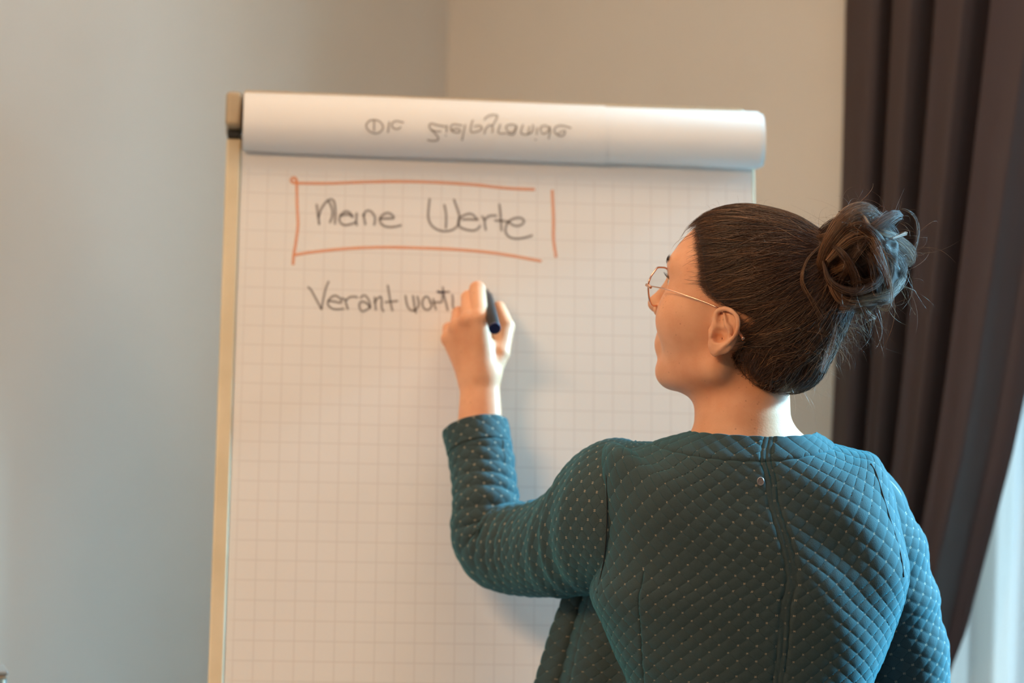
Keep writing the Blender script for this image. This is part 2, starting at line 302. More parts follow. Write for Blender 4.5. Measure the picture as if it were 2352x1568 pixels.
def rollpt(px, py, n):
    q = (prof+pnn*(.0036+n))[3:50]; r = ray(px, py); best = None     # cylinder swept along E1: work in the (down,out) plane
    c = CAM-P0; a0 = np.array([c@DN, c@NR]); av = np.array([r@DN, r@NR])
    for i in range(len(q)-1):
        e = q[i+1]-q[i]; Mx = np.array([[av[0], -e[0]], [av[1], -e[1]]]); t, s = np.linalg.solve(Mx, q[i]-a0)
        if -1e-6 <= s <= 1+1e-6 and (best is None or t < best): best = t
    if best is None: best = 3.17
    return CAM+r*best
for ws_, tx_ in ((tit[:4], 'Die'), (tit[4:], 'Zielpyramide')): ribbon(ws_, 3.4, rollpt, 'handwriting', M['title'], .0002, 'upside-down brown handwritten word '+tx_)
# ------------------------------------------------------------------ curtain
def R_at(px, py, boff):    # point on the plane parallel to the window wall, boff into the room
    r = ray(px, py); q = R(0, boff, 0)[:2]; nrm2 = D2; t = ((q-CAM[:2])@nrm2)/(r[:2]@nrm2); return CAM+r*t
cur = mat('taupe_satin', (.098, .067, .059), .42, Sheen_Weight=.04); cur.node_tree.nodes['Principled BSDF'].inputs['Specular IOR Level'].default_value = .2
def add_transl(m, col, f):
    nt = m.node_tree; b = nt.nodes['Principled BSDF']; out = [n for n in nt.nodes if n.type == 'OUTPUT_MATERIAL'][0]
    t = nt.nodes.new('ShaderNodeBsdfTranslucent'); t.inputs[0].default_value = (*col, 1); x = nt.nodes.new('ShaderNodeMixShader'); x.inputs[0].default_value = f
    nt.links.new(b.outputs[0], x.inputs[1]); nt.links.new(t.outputs[0], x.inputs[2]); nt.links.new(x.outputs[0], out.inputs[0])
add_transl(cur, (.44, .31, .36), .24)
def weave(m, sc):
    nt = m.node_tree; N, L = nt.nodes, nt.links; tc = N.new('ShaderNodeTexCoord'); wv = N.new('ShaderNodeTexWave'); wv.bands_direction = 'Z'; wv.inputs['Scale'].default_value = sc; wv.inputs['Distortion'].default_value = 1.5
    L.new(tc.outputs['Object'], wv.inputs[0]); bp = N.new('ShaderNodeBump'); bp.inputs['Strength'].default_value = .15; bp.inputs['Distance'].default_value = .001
    L.new(wv.outputs[0], bp.inputs['Height']); L.new(bp.outputs[0], N['Principled BSDF'].inputs['Normal'])
weave(cur, 160)
M['curtain'] = cur
a_of = lambda px, b: (R_at(px, 784, b)[:2]-np.array([CX, CY]))@D1
nz, na = 150, 420
Zs = np.linspace(2.62, .35, nz); yz = lambda z: 784-(z-CAMZ)/3.62*F
Vc = np.zeros((na, nz, 3))
knee_y = np.array([-2000, 0, 500, 850, 1000, 1180, 1400, 1530, 1650, 1900, 2400])
knee_x = np.array([2660, 2480, 2405, 2350, 2322, 2280, 2228, 2182, 2130, 2080, 2060])
s = np.linspace(0, 1, na)
# pleat profile: (fraction across, depth toward the room)
vf = np.array([0, .03, .155, .185, .20, .235, .32, .345, .375, .40, .53, .56, .60, .63, .80, .86, .90, 1.0])
vd = np.array([.0, .035, .055, .05, -.01, .05, .06, .045, -.01, .045, .065, .05, -.005, .06, .08, .06, .04, .02])
dep = np.interp(s, vf, vd); ker = np.hanning(11); ker /= ker.sum(); dep = np.convolve(np.pad(dep, 5, mode='edge'), ker, 'valid')
for j, z in enumerate(Zs):
    y = yz(z); xr = np.interp(y, knee_y, knee_x); xl = 1895+3*math.sin(y/300)
    al = a_of(xl, .1); ar = a_of(xr, .1); pin = np.clip((ar-al)/(a_of(2480, .1)-al), .2, 1.2)
    a = al+(ar-al)*s; b = .06+dep*(.75+.35*(1-pin))+.006*np.sin(s*31+z*2.2)*(.5+.5*np.sin(z*1.7))
    q = np.array([CX, CY])[None]+a[:, None]*D1+b[:, None]*D2; Vc[:, j, :2] = q; Vc[:, j, 2] = z
curt = mesh('curtain', Vc, gridf(na, nz), M['curtain'], None, True); md = curt.modifiers.new('thick', 'SOLIDIFY'); md.thickness = .0012
tag(curt, 'dark taupe pleated curtain drawn aside beside the window', 'curtain')
rod = tube('curtain_rod', [R(.55, .12, 2.66), R(1.5, .12, 2.66), R(3.0, .12, 2.66)], .013, M['steel']); tag(rod, 'steel curtain rod carrying the taupe curtain above the window', 'curtain rod')
# sheer behind
shm = bpy.data.materials.new('sheer'); shm.use_nodes = True; nt = shm.node_tree; nt.nodes.clear()
o_ = nt.nodes.new('ShaderNodeOutputMaterial'); mx = nt.nodes.new('ShaderNodeMixShader'); tr = nt.nodes.new('ShaderNodeBsdfTransparent'); tl = nt.nodes.new('ShaderNodeBsdfTranslucent'); df = nt.nodes.new('ShaderNodeBsdfDiffuse'); m2 = nt.nodes.new('ShaderNodeMixShader')
tl.inputs[0].default_value = (.25, .155, .125, 1); df.inputs[0].default_value = (.80, .78, .74, 1); mx.inputs[0].default_value = .985; m2.inputs[0].default_value = .5
nt.links.new(tl.outputs[0], m2.inputs[1]); nt.links.new(df.outputs[0], m2.inputs[2]); nt.links.new(tr.outputs[0], mx.inputs[1]); nt.links.new(m2.outputs[0], mx.inputs[2]); nt.links.new(mx.outputs[0], o_.inputs[0])
nz, na = 60, 160; Zs = np.linspace(2.62, .6, nz); Vs = np.zeros((na, nz, 3)); s = np.linspace(0, 1, na)
for j, z in enumerate(Zs):
    a = .80+s*.42; b = .018+.014*np.sin(s*34+.4*math.sin(z*2))+.004*np.sin(s*77)
    Vs[:, j, :2] = np.array([CX, CY])+a[:, None]*D1+b[:, None]*D2; Vs[:, j, 2] = z
so = mesh('sheer_curtain', Vs, gridf(na, nz), shm, None, True); tag(so, 'pale translucent sheer curtain at the window behind the taupe curtain', 'curtain')
# ------------------------------------------------------------------ cabinet corner, bottom left
M['cab'] = noise_col(mat('cabinet_brown', (.30, .22, .15), .5), (.27, .20, .14), (.34, .26, .18), 14); M['cabtop'] = noise_col(mat('cabinet_top_grey', (.30, .29, .27), .6), (.28, .27, .25), (.33, .32, .30), 9)
M['chrome'] = mat('chrome', (.35, .55, .62), .35, Metallic=1.0)
c0 = at(17, 1540, 3.05); cz = c0[2]
def K(a, b, z): return np.array([c0[0]-a*.95-b*.30, c0[1]-a*.30+b*.95, z])
cab = empty('stand', K(.05, .03, 0), 'narrow brown stand with grey top and pale metal corner rod at the left wall', 'stand')
obox('stand_body', K, (.0, .10), (0, .055), (.0, cz-.006), M['cab'], cab, .002)
obox('stand_top', K, (-.001, .101), (-.001, .056), (cz-.006, cz), M['cabtop'], cab, .002)
tube('corner_rod', [K(.0055, -.0050, .005), K(.0055, -.0050, cz*.5), K(.0055, -.0050, cz-.010)], .0042, M['chrome'], cab)
# ================================================================== PERSON
# --- sdf kit
def ell(P, c, r):
    x, y, z = P[0]-c[0], P[1]-c[1], P[2]-c[2]; k0 = np.sqrt((x/r[0])**2+(y/r[1])**2+(z/r[2])**2); k1 = np.sqrt((x/r[0]**2)**2+(y/r[1]**2)**2+(z/r[2]**2)**2)+1e-9
    return k0*(k0-1)/k1
def sph(P, c, r): return np.sqrt((P[0]-c[0])**2+(P[1]-c[1])**2+(P[2]-c[2])**2)-r
def cap(P, a, b, ra, rb=None):
    rb = ra if rb is None else rb; a = np.asarray(a); d = np.asarray(b)-a; L = d@d
    x, y, z = P[0]-a[0], P[1]-a[1], P[2]-a[2]; h = np.clip((x*d[0]+y*d[1]+z*d[2])/L, 0, 1)
    return np.sqrt((x-d[0]*h)**2+(y-d[1]*h)**2+(z-d[2]*h)**2)-(ra+(rb-ra)*h)
def smin(a, b, k): h = np.maximum(k-np.abs(a-b), 0)/k; return np.minimum(a, b)-h*h*k*.25
def smax(a, b, k): return -smin(-a, -b, k)
def snets(fn, lo, hi, h):
    ax = [np.arange(lo[i], hi[i]+h, h, dtype=np.float32) for i in range(3)]
    G = (ax[0][:, None, None]+np.zeros((1, len(ax[1]), len(ax[2])), np.float32), ax[1][None, :, None]+np.zeros((len(ax[0]), 1, len(ax[2])), np.float32), ax[2][None, None, :]+np.zeros((len(ax[0]), len(ax[1]), 1), np.float32))
    f = fn(G).astype(np.float32); n = np.array(f.shape)-1; s = f < 0
    acc = np.zeros((*n, 3), np.float32); cnt = np.zeros(n, np.int16)
    for d in range(3):
        e1, e2 = [k for k in range(3) if k != d]
        sl0 = [slice(None)]*3; sl1 = [slice(None)]*3; sl0[d] = slice(0, -1); sl1[d] = slice(1, None)
        f0, f1 = f[tuple(sl0)], f[tuple(sl1)]; cr = (f0 < 0) != (f1 < 0); t = np.where(cr, f0/(f0-f1+1e-20), 0)
        for i in (0, 1):
            for j in (0, 1):
                q = [slice(None)]*3; q[e1] = slice(i, i+n[e1]); q[e2] = slice(j, j+n[e2]); q = tuple(q)
                c = cr[q]; acc[..., d] += np.where(c, t[q], 0); acc[..., e1] += c*i; acc[..., e2] += c*j; cnt += c
    act = cnt > 0; idx = -np.ones(n, np.int64); idx[act] = np.arange(act.sum())
    I = np.argwhere(act); V = (I+acc[act]/cnt[act][:, None])*h+np.array(lo)
    Q = []
    for d in range(3):
        e1, e2 = (d+1) % 3, (d+2) % 3
        sl0 = [slice(1, -1)]*3; sl1 = [slice(1, -1)]*3; sl0[d] = slice(0, -1); sl1[d] = slice(1, None)
        a, b = s[tuple(sl0)], s[tuple(sl1)]
        for sign in (0, 1):
            W = np.argwhere(a & ~b) if sign == 0 else np.argwhere(~a & b)
            if not len(W): continue
            W = W.copy(); W[:, e1] += 1; W[:, e2] += 1
            def cell(o1, o2): c = W.copy(); c[:, e1] -= o1; c[:, e2] -= o2; return idx[c[:, 0], c[:, 1], c[:, 2]]
            q = np.stack([cell(1, 1), cell(0, 1), cell(0, 0), cell(1, 0)], -1)
            Q.append(q if sign == 0 else q[:, ::-1])
    return V, np.vstack(Q)
def lap(V, Q, it, lam=.5):
    n = len(V); a = Q.ravel(); b = np.roll(Q, -1, 1).ravel(); A = np.concatenate([a, b]); B = np.concatenate([b, a]); cn = np.bincount(A, minlength=n)[:, None]
    for k in range(it):
        for l in (lam, -lam*1.04):
            S_ = np.stack([np.bincount(A, weights=V[B, i], minlength=n) for i in range(3)], -1)/np.maximum(cn, 1); V = V+(S_-V)*l
    return V
# --- head frame
AL, PT = math.radians(25), math.radians(13)
HO = at(1707, 775, 2.78)
hf = np.array([-math.cos(AL), math.sin(AL), 0]); hl = np.array([-math.sin(AL), -math.cos(AL), 0])
Xh = hf*math.cos(PT)+np.array([0, 0, 1])*math.sin(PT); Zh = -hf*math.sin(PT)+np.array([0, 0, 1])*math.cos(PT); Yh = hl
RH = np.stack([Xh, Yh, Zh])               # rows: local axes
def h2w(p): return np.asarray(p)@RH+HO
def w2h(P):
    d = [P[i]-HO[i] for i in range(3)]; return tuple(RH[k, 0]*d[0]+RH[k, 1]*d[1]+RH[k, 2]*d[2] for k in range(3))
PXH = 1997.
# --- ear frame (left ear, towards the viewer)
fl = math.radians(12)
def earframe(side):
    L = hl*side; a = -hf*math.cos(fl)+L*math.sin(fl); c = L*math.cos(fl)+hf*math.sin(fl)
    b = Zh*.985-(-hf)*(-.0); b = np.array([0, 0, 1.]); o = HO+L*.0765+(-hf)*.0046+np.array([0, 0, .005]); return a, b, c, o
pa = -hf@RX*math.cos(fl)+hl@RX*math.sin(fl)
def ep(px, py): return ((px-1652)/PXH/pa, (765-py)/PXH)
def ear(P, side, f):
    a, b, c, o = earframe(side); d = [P[i]-o[i] for i in range(3)]; Q = tuple(v[0]*d[0]+v[1]*d[1]+v[2]*d[2] for v in (a, b, c))
    rim = [ep(*p) for p in ((1636, 735), (1637, 722), (1648, 713), (1664, 714), (1679, 727), (1684, 745), (1680, 766), (1668, 784), (1652, 799), (1640, 808))]
    e = ell(Q, (*ep(1655, 757), -.0035), (.0155, .0215, .0036)); e = smin(e, ell(Q, (*ep(1634, 798), .0), (.0085, .0115, .0042)), .006)
    e = smin(e, ell(Q, (*ep(1650, 785), -.002), (.011, .014, .0045)), .006)
    rim = crom(rim, 20)
    for i in range(len(rim)-1):
        z0 = .003-.0022*max(0, 1-i/3); z1 = .003-.0022*max(0, 1-(i+1)/3)
        e = smin(e, cap(Q, (*rim[i], z0), (*rim[i+1], z1), .0029-.00005*i), .0016)
    ah = [ep(*p) for p in ((1652, 726), (1656, 745), (1666, 760), (1660, 778), (1646, 790), (1634, 787))]
    ah = crom(ah, 14)
    for i in range(len(ah)-1): e = smin(e, cap(Q, (*ah[i], .0016), (*ah[i+1], .0016), .0023), .0022)
    e = smin(e, cap(Q, (*ep(1626, 762), .0), (*ep(1629, 772), .0015), .0038), .005)     # tragus
    e = smin(e, cap(Q, (*ep(1634, 748), .001), (*ep(1652, 760), -.002), .0024), .003)   # crus
    e = smin(e, cap(Q, (*ep(1634, 740), -.004), (*ep(1628, 790), -.004), .006), .006)   # root
    e = smax(e, -ell(Q, (*ep(1647, 771), .004), (.0095, .0085, .0075)), .003)
    e = smax(e, -ell(Q, (*ep(1641, 778), .002), (.006, .0055, .008)), .002)
    e = smax(e, -ell(Q, (*ep(1646, 738), .004), (.0042, .0085, .0045)), .002)
    e = smax(e, -ell(Q, (*ep(1671, 748), .005), (.0028, .012, .0038)), .002)
    return smin(f, e, .004)
def headsdf(P, ears=True, face=True):
    Q = w2h(P); A = (Q[0], np.abs(Q[1]), Q[2])
    f = ell(A, (.0, 0, .055), (.099, .075, .083))
    f = smin(f, ell(A, (.040, 0, .060), (.056, .063, .062)), .03)
    f = smin(f, ell(A, (.040, 0, -.004), (.052, .057, .074)), .03)
    f = smin(f, cap(A, (.006, .048, -.040), (.072, .012, -.061), .015, .014), .03)
    f = smin(f, ell(A, (.0715, 0, -.060), (.0185, .019, .0165)), .012)
    f = smin(f, ell(A, (.058, .036, .004), (.036, .028, .034)), .02)
    f = smin(f, cap(A, (.093, .012, .062), (.080, .042, .064), .010, .010), .014)
    f = smax(f, -ell(A, (.106, .033, .042), (.016, .017, .013)), .010)
    f = smin(f, sph(A, (.080, .031, .042), .0125), .003)
    f = smin(f, cap(A, (.094, 0, .050), (.1135, 0, .012), .0075, .0095), .010)
    f = smin(f, cap(A, (.1135, 0, .012), (.106, 0, .004), .0095, .006), .004)
    f = smin(f, sph(A, (.103, .012, .006), .0075), .006)
    f = smin(f, ell(A, (.088, 0, -.028), (.014, .024, .020)), .01)
    f = smin(f, cap(A, (.0995, .0, -.0225), (.088, .023, -.028), .0052, .003), .003)
    f = smin(f, cap(A, (.0975, .0, -.034), (.088, .021, -.029), .0058, .003), .003)
    if ears: f = ear(P, 1, f); f = ear(P, -1, f)
    return f
def bodytop(P):
    f = headsdf(P)
    n0 = at(1712, 850, 2.79); n1 = at(1702, 960, 2.782); n2 = at(1712, 1075, 2.77)
    nk = smin(cap(P, n0, n1, .042, .0455), cap(P, n1, n2, .0455, .052), .02)
    nk = smin(nk, cap(P, at(1735, 820, 2.80), at(1730, 960, 2.775), .034, .033), .03)
    nk = smin(nk, cap(P, at(1650, 850, 2.79), at(1655, 1000, 2.78), .022, .022), .02)
    f = smin(f, nk, .022)
    f = smin(f, cap(P, at(1720, 1040, 2.775), at(1860, 1080, 2.775), .032, .030), .03)
    f = smin(f, cap(P, at(1690, 1050, 2.775), at(1560, 1100, 2.775), .030, .030), .03)
    f = smin(f, ell(P, at(1715, 1210, 2.775), (.115, .068, .11)), .03)
    return f
skin = mat('skin', (.76, .42, .27), .48, Subsurface_Weight=.12, Subsurface_Scale=.01); skin.node_tree.nodes['Principled BSDF'].inputs['Subsurface Radius'].default_value = (1, .35, .2)
skin.node_tree.nodes['Principled BSDF'].inputs['Specular IOR Level'].default_value = .35
def skin_nodes(m):
    nt = m.node_tree; N, L = nt.nodes, nt.links; b = N['Principled BSDF']; tc = N.new('ShaderNodeTexCoord')
    n = N.new('ShaderNodeTexNoise'); n.inputs['Scale'].default_value = 22; n.inputs['Detail'].default_value = 5; L.new(tc.outputs['Object'], n.inputs[0])
    mx = N.new('ShaderNodeMixRGB'); mx.inputs[1].default_value = (.72, .335, .185, 1); mx.inputs[2].default_value = (.83, .44, .26, 1)
    r0 = N.new('ShaderNodeValToRGB'); r0.color_ramp.elements[0].position = .35; r0.color_ramp.elements[1].position = .65; L.new(n.outputs[0], r0.inputs[0]); L.new(r0.outputs[0], mx.inputs[0])
    v = N.new('ShaderNodeTexVoronoi'); v.inputs['Scale'].default_value = 150; L.new(tc.outputs['Object'], v.inputs[0])
    r = N.new('ShaderNodeValToRGB'); r.color_ramp.elements[0].position = .06; r.color_ramp.elements[0].color = (1, 1, 1, 1); r.color_ramp.elements[1].position = .20; r.color_ramp.elements[1].color = (0, 0, 0, 1); L.new(v.outputs[0], r.inputs[0])
    n3 = N.new('ShaderNodeTexNoise'); n3.inputs['Scale'].default_value = 60; L.new(tc.outputs['Object'], n3.inputs[0]); r3 = N.new('ShaderNodeValToRGB'); r3.color_ramp.elements[0].position = .52; r3.color_ramp.elements[1].position = .62; L.new(n3.outputs[0], r3.inputs[0])
    mu = N.new('ShaderNodeMath'); mu.operation = 'MULTIPLY'; L.new(r.outputs[0], mu.inputs[0]); L.new(r3.outputs[0], mu.inputs[1])
    mu2 = N.new('ShaderNodeMath'); mu2.operation = 'MULTIPLY'; mu2.inputs[1].default_value = .45; L.new(mu.outputs[0], mu2.inputs[0])
    m2 = N.new('ShaderNodeMixRGB'); m2.inputs[2].default_value = (.33, .13, .07, 1); L.new(mx.outputs[0], m2.inputs[1]); L.new(mu2.outputs[0], m2.inputs[0])
    # one mole on the nape and two on the forearm, given in object space
    out = m2.outputs[0]
    for px, py, Y, rad in MOLES:
        g = N.new('ShaderNodeVectorMath'); g.operation = 'DISTANCE'; p = at(px, py, Y); g.inputs[1].default_value = tuple(p-PO); L.new(tc.outputs['Object'], g.inputs[0])
        rr = N.new('ShaderNodeMapRange'); rr.inputs[1].default_value = rad*.7; rr.inputs[2].default_value = rad*1.6; rr.inputs[3].default_value = .8; rr.inputs[4].default_value = 0; L.new(g.outputs['Value'], rr.inputs[0])
        m3 = N.new('ShaderNodeMixRGB'); m3.inputs[2].default_value = (.22, .08, .04, 1); L.new(out, m3.inputs[1]); L.new(rr.outputs[0], m3.inputs[0]); out = m3.outputs[0]
    L.new(out, b.inputs['Base Color'])
    n2 = N.new('ShaderNodeTexNoise'); n2.inputs['Scale'].default_value = 420; n2.inputs['Detail'].default_value = 3; L.new(tc.outputs['Object'], n2.inputs[0])
    bp = N.new('ShaderNodeBump'); bp.inputs['Strength'].default_value = .22; bp.inputs['Distance'].default_value = .0008; L.new(n2.outputs[0], bp.inputs['Height']); L.new(bp.outputs[0], b.inputs['Normal'])
PO = at(1720, 1300, 2.78)*np.array([1, 1, 0]); MOLES = []
# --- left hand and forearm
H = lambda px, py, Y: at(px, py, Y)
def chain(P, f, pts, rs, k=.004, root=None):
    c = None
    for i in range(len(pts)-1):
        s_ = cap(P, pts[i], pts[i+1], rs[i], rs[i+1]); c = s_ if c is None else smin(c, s_, .0022)
    return c
def handsdf(P):
    W0, W1 = H(1086, 868, 3.074), H(1119, 868, 3.072)
    f = smin(cap(P, W0, H(1084, 1090, 3.035), .0150, .022), cap(P, W1, H(1122, 1090, 3.03), .0150, .022), .02)
    mcp = [H(1102, 731, 3.072), H(1075, 737, 3.073), H(1050, 753, 3.083), H(1031, 778, 3.095)]
    for q, r0, r1, w_ in zip(mcp, (.0135, .0135, .013, .012), (.0105, .0108, .0105, .0095), (H(1118, 860, 3.07), H(1106, 862, 3.07), H(1090, 866, 3.072), H(1078, 870, 3.078))):
        f = smin(f, cap(P, w_, q, r0, r1), .014)
    f = smin(f, cap(P, H(1104, 860, 3.078), H(1075, 775, 3.090), .018, .018), .012)
    for q, r in zip(mcp, (.0112, .0112, .0105, .0095)): f = smin(f, sph(P, q-np.array([0, .0015, 0]), r*.9), .003)
    fg = [([mcp[0], H(1097, 664, 3.106), H(1098, 668, 3.132), H(1104, 682, 3.146)], [.0110, .0104, .0088, .0074]),
          ([mcp[1], H(1076, 684, 3.112), H(1086, 694, 3.139), H(1104, 704, 3.148)], [.0105, .0096, .0085, .0072]),
          ([mcp[2], H(1054, 720, 3.120), H(1066, 734, 3.142), H(1090, 738, 3.148)], [.0100, .0090, .0080, .0070]),
          ([mcp[3], H(1031, 755, 3.124), H(1042, 768, 3.142), H(1062, 774, 3.148)], [.0090, .0080, .0072, .0064])]
    g = None
    for pts, rs in fg:
        c = chain(P, f, pts, rs); g = c if g is None else smin(g, c, .0012)
    f = smin(f, g, .004)
    t = chain(P, f, [H(1128, 856, 3.072), H(1150, 812, 3.082), H(1163, 750, 3.104), H(1146, 706, 3.124)], [.0125, .0112, .0105, .0085])
    f = smin(f, t, .006)
    f = smin(f, cap(P, H(1106, 790, 3.082), H(1146, 806, 3.086), .010, .008), .010)
    f = smin(f, cap(P, H(1120, 745, 3.10), H(1150, 790, 3.096), .006, .006), .008)
    return f
def righthand(P):
    w_ = at(2075, 1905, 2.93); f = cap(P, at(2080, 1780, 2.92), w_, .024, .019); k = w_+np.array([0, .01, -.075]); f = smin(f, cap(P, w_, k, .018, .022), .01)
    for i in range(4):
        a = k+np.array([.001*i, -.028+.019*i, -.004]); L = (.068, .078, .072, .056)[3-i]; b = a+np.array([-.006, .002, -L*.55]); c = b+np.array([-.018, .0, -L*.45])
        f = smin(f, smin(cap(P, a, b, .0092, .0085), cap(P, b, c, .0085, .0072), .002), .003)
    a = w_+np.array([-.004, .03, -.025]); f = smin(f, smin(cap(P, a, a+np.array([-.012, .022, -.035]), .011, .0095), cap(P, a+np.array([-.012, .022, -.035]), a+np.array([-.022, .022, -.062]), .0095, .008), .002), .008)
    return f
def lower(P):
    c = at(1720, 1300, 2.78); x0, y0 = c[0], c[1]
    f = ell(P, (x0, y0, 1.22), (.135, .082, .18)); f = smin(f, ell(P, (x0, y0, .93), (.165, .11, .15)), .08)
    for s_ in (-1, 1):
        hip = (x0+s_*.085, y0, .88); kn = (x0+s_*.09, y0+.02, .48); an = (x0+s_*.095, y0-.015, .085)
        f = smin(f, smin(cap(P, hip, kn, .082, .054), cap(P, kn, an, .053, .036), .02), .03)
        f = smin(f, cap(P, an, (an[0]+s_*.01, an[1]+.13, .035), .032, .026), .02)
    sh = at(1958, 1215, 2.80); el = at(2075, 1640, 2.84); wr = at(2077, 1900, 2.925)
    f = smin(f, smin(cap(P, sh, el, .040, .034), cap(P, el, wr, .035, .024), .01), .03)
    s2 = at(1440, 1160, 2.81); e2 = at(1130, 1262, 3.0); f = smin(f, cap(P, s2, e2, .045, .033), .03); f = smin(f, cap(P, e2, at(1106, 1060, 3.035), .033, .026), .01)
    f = smin(f, cap(P, s2, sh+np.array([0,0,-.02]), .040, .036), .04)
    return f
MOLES += [(1631, 1000-19, 2.735, .0009), (1065, 937, 3.052, .0012), (1102, 935, 3.05, .0012), (1660, 905, 2.74, .0008)]
skin_nodes(skin); M['skin'] = skin
person = empty('person', PO, 'woman with bun seen from behind in quilted jacket writing on the flip chart', 'person')
VV = []; QQ = []; off = 0
for fn, lo, hi, h, sm in ((bodytop, HO+np.array([-.14, -.135, -.27]), HO+np.array([.145, .135, .155]), .0019, 2),
                          (handsdf, at(1100, 850, 3.09)+np.array([-.062, -.085, -.10]), at(1100, 850, 3.09)+np.array([.055, .075, .125]), .0013, 2),
                          (righthand, at(2075, 1905, 2.93)+np.array([-.07, -.06, -.19]), at(2075, 1905, 2.93)+np.array([.05, .075, .08]), .0025, 1),
                          (lower, np.array([PO[0]-.42, PO[1]-.17, 0.004]), np.array([PO[0]+.30, PO[1]+.36, 1.42]), .009, 2)):
    V, Q = snets(fn, lo, hi, h); V = lap(V, Q, sm); VV.append(V); QQ.append(Q+off); off += len(V)
V = np.vstack(VV); body = mesh('body', V-PO, np.vstack(QQ), M['skin'], None, True); body.location = PO; bpy.context.view_layer.update(); body.parent = person; body.matrix_parent_inverse = person.matrix_world.inverted()
# --- hair
TIE = np.array([-.077, 0, .100]); BUN = np.array(w2h(at(1975, 600, 2.727)))
hx = np.array([(-.09, -.075), (-.07, -.065), (-.050, -.034), (-.03, -.026), (-.010, -.020), (.010, -.020), (.020, -.027), (.029, -.024), (.035, .012), (.043, .031), (.052, .039), (.062, .043), (.078, .050), (.092, .060), (.106, .074), (.125, .085), (.2, .09)])
def hairmask(A):    # <0 inside the hair
    d = A[0]-np.interp(A[2], hx[:, 0], hx[:, 1])-.018*np.clip((.055-A[1])/.055, 0, 1)*np.clip((A[2]-.06)/.03, 0, 1)
    return d*.75
def hairshell(A):
    f = ell(A, (-.004, 0, .058), (.106, .0815, .0905)); f = smin(f, ell(A, (.040, 0, .066), (.057, .068, .067)), .03)
    f = smin(f, cap(A, (-.060, .0, -.006), TIE, .043, .026), .022)
    f = smin(f, cap(A, (-.042, .030, -.014), (-.075, .01, .08), .030, .028), .02)
    f = smin(f, cap(A, TIE, BUN, .026, .022), .02)
    return f
def hairsdf(P):
    Q = w2h(P); A = (Q[0], np.abs(Q[1]), Q[2]); return smax(hairshell(A)+.0016, hairmask(A)+.0045, .008)
def hairmat(name, c1, c2, c3):
    m = mat(name, c1, .36); nt = m.node_tree; N, L = nt.nodes, nt.links; b = N['Principled BSDF']
    a = N.new('ShaderNodeAttribute'); a.attribute_name = 'tint'; r = N.new('ShaderNodeValToRGB'); r.color_ramp.elements[0].color = (*c1, 1); r.color_ramp.elements[1].color = (*c3, 1)
    e = r.color_ramp.elements.new(.6); e.color = (*c2, 1); L.new(a.outputs['Fac'], r.inputs[0]); L.new(r.outputs[0], b.inputs['Base Color']); b.inputs['Specular IOR Level'].default_value = .6
    return m
M['hair'] = hairmat('brown_hair', (.018, .008, .005), (.12, .052, .024), (.52, .27, .13))
M['hairbase'] = noise_col(mat('hair_base', (.03, .016, .01), .6), (.020, .010, .006), (.04, .02, .012), 60)
V, Q = snets(hairsdf, HO+np.array([-.12, -.13, -.11]), HO+np.array([.16, .13, .17]), .0025); V = lap(V, Q, 2)
hair = mesh('hair', V, Q, M['hairbase'], person, True)
def strands(name, paths, r, parent, m, tint, taper=.35, root=0):
    Sn, K_, _ = paths.shape; T = nrm(np.gradient(paths, axis=1)); ref = nrm(rng.normal(size=(Sn, 1, 3)))
    N1 = nrm(np.cross(T, ref)); N2 = np.cross(T, N1); rad = np.asarray(r).reshape(-1, 1, 1)*(1-(1-taper)*np.linspace(0, 1, K_)[None, :, None]**2)
    if root: rad = rad*np.clip(.25+np.linspace(0, 1, K_)/root, 0, 1)[None, :, None]
    th = [0, 2*PI/3, 4*PI/3]; V = np.stack([paths+rad*(math.cos(t)*N1+math.sin(t)*N2) for t in th], 2)   # S,K,3,3
    base = (np.arange(Sn)*K_*3)[:, None, None]+(np.arange(K_-1)*3)[None, :, None]; j = np.arange(3)[None, None, :]; j2 = (j+1) % 3
    Fq = np.stack([base+j, base+j2, base+j2+3, base+j+3], -1).reshape(-1, 4)
    o = mesh(name, V.reshape(-1, 3), Fq, m, parent, True, {'tint': np.repeat(tint, K_*3)}); o['kind'] = 'stuff'; return o
def grad(fn, p, e=.0008):
    g = np.zeros_like(p)
    for i in range(3):
        q = p.copy(); q[..., i] += e; r_ = p.copy(); r_[..., i] -= e
        g[..., i] = (fn(q)-fn(r_))/(2*e)
    return nrm(g)
shell = lambda p: hairshell((p[..., 0], np.abs(p[..., 1]), p[..., 2]))
def scalp_paths(n, K_=18, band=None):
    d = nrm(rng.normal(size=(n*(3 if band is None else 16), 3))); p = np.array([0, 0, .04])+d*.2
    for _ in range(14): p = p-d*np.maximum(shell(p), -.05)[:, None]*.8
    A = (p[:, 0], np.abs(p[:, 1]), p[:, 2]); mk = hairmask(A); jit = rng.exponential(.004, len(p)); ok = (mk < -.004+jit*1.2) & (np.linalg.norm(p-TIE, axis=1) > .02) & (p[:, 0] > -.16) & (True if band is None else (mk > band)); p = p[ok][:n]
    # favour hairline roots
    tgt = TIE+rng.normal(size=p.shape)*.0085+np.array([-.006, 0, .002]); t = np.linspace(0, 1, K_)[None, :, None]
    L = p[:, None]*(1-t)+tgt[:, None]*t
    bow = rng.normal(size=(len(p), 1, 3))*.006*np.sin(PI*t); L = L+bow
    ctr = np.array([0, 0, .05]); L = L+nrm(L-ctr)*.0*t
    off_ = rng.uniform(.0002, .0042, (len(p), 1))*np.clip(np.linspace(0, 3, K_), .05, 1)[None]+.0008*np.sin(np.linspace(0, 7, K_)[None]+rng.uniform(0, 6, (len(p), 1)))
    for _ in range(9):
        g = grad(shell, L); L = L-(shell(L)-off_)[..., None]*g*.85
    return L
sp = np.vstack([scalp_paths(9000), scalp_paths(3500, 18, -.014)])
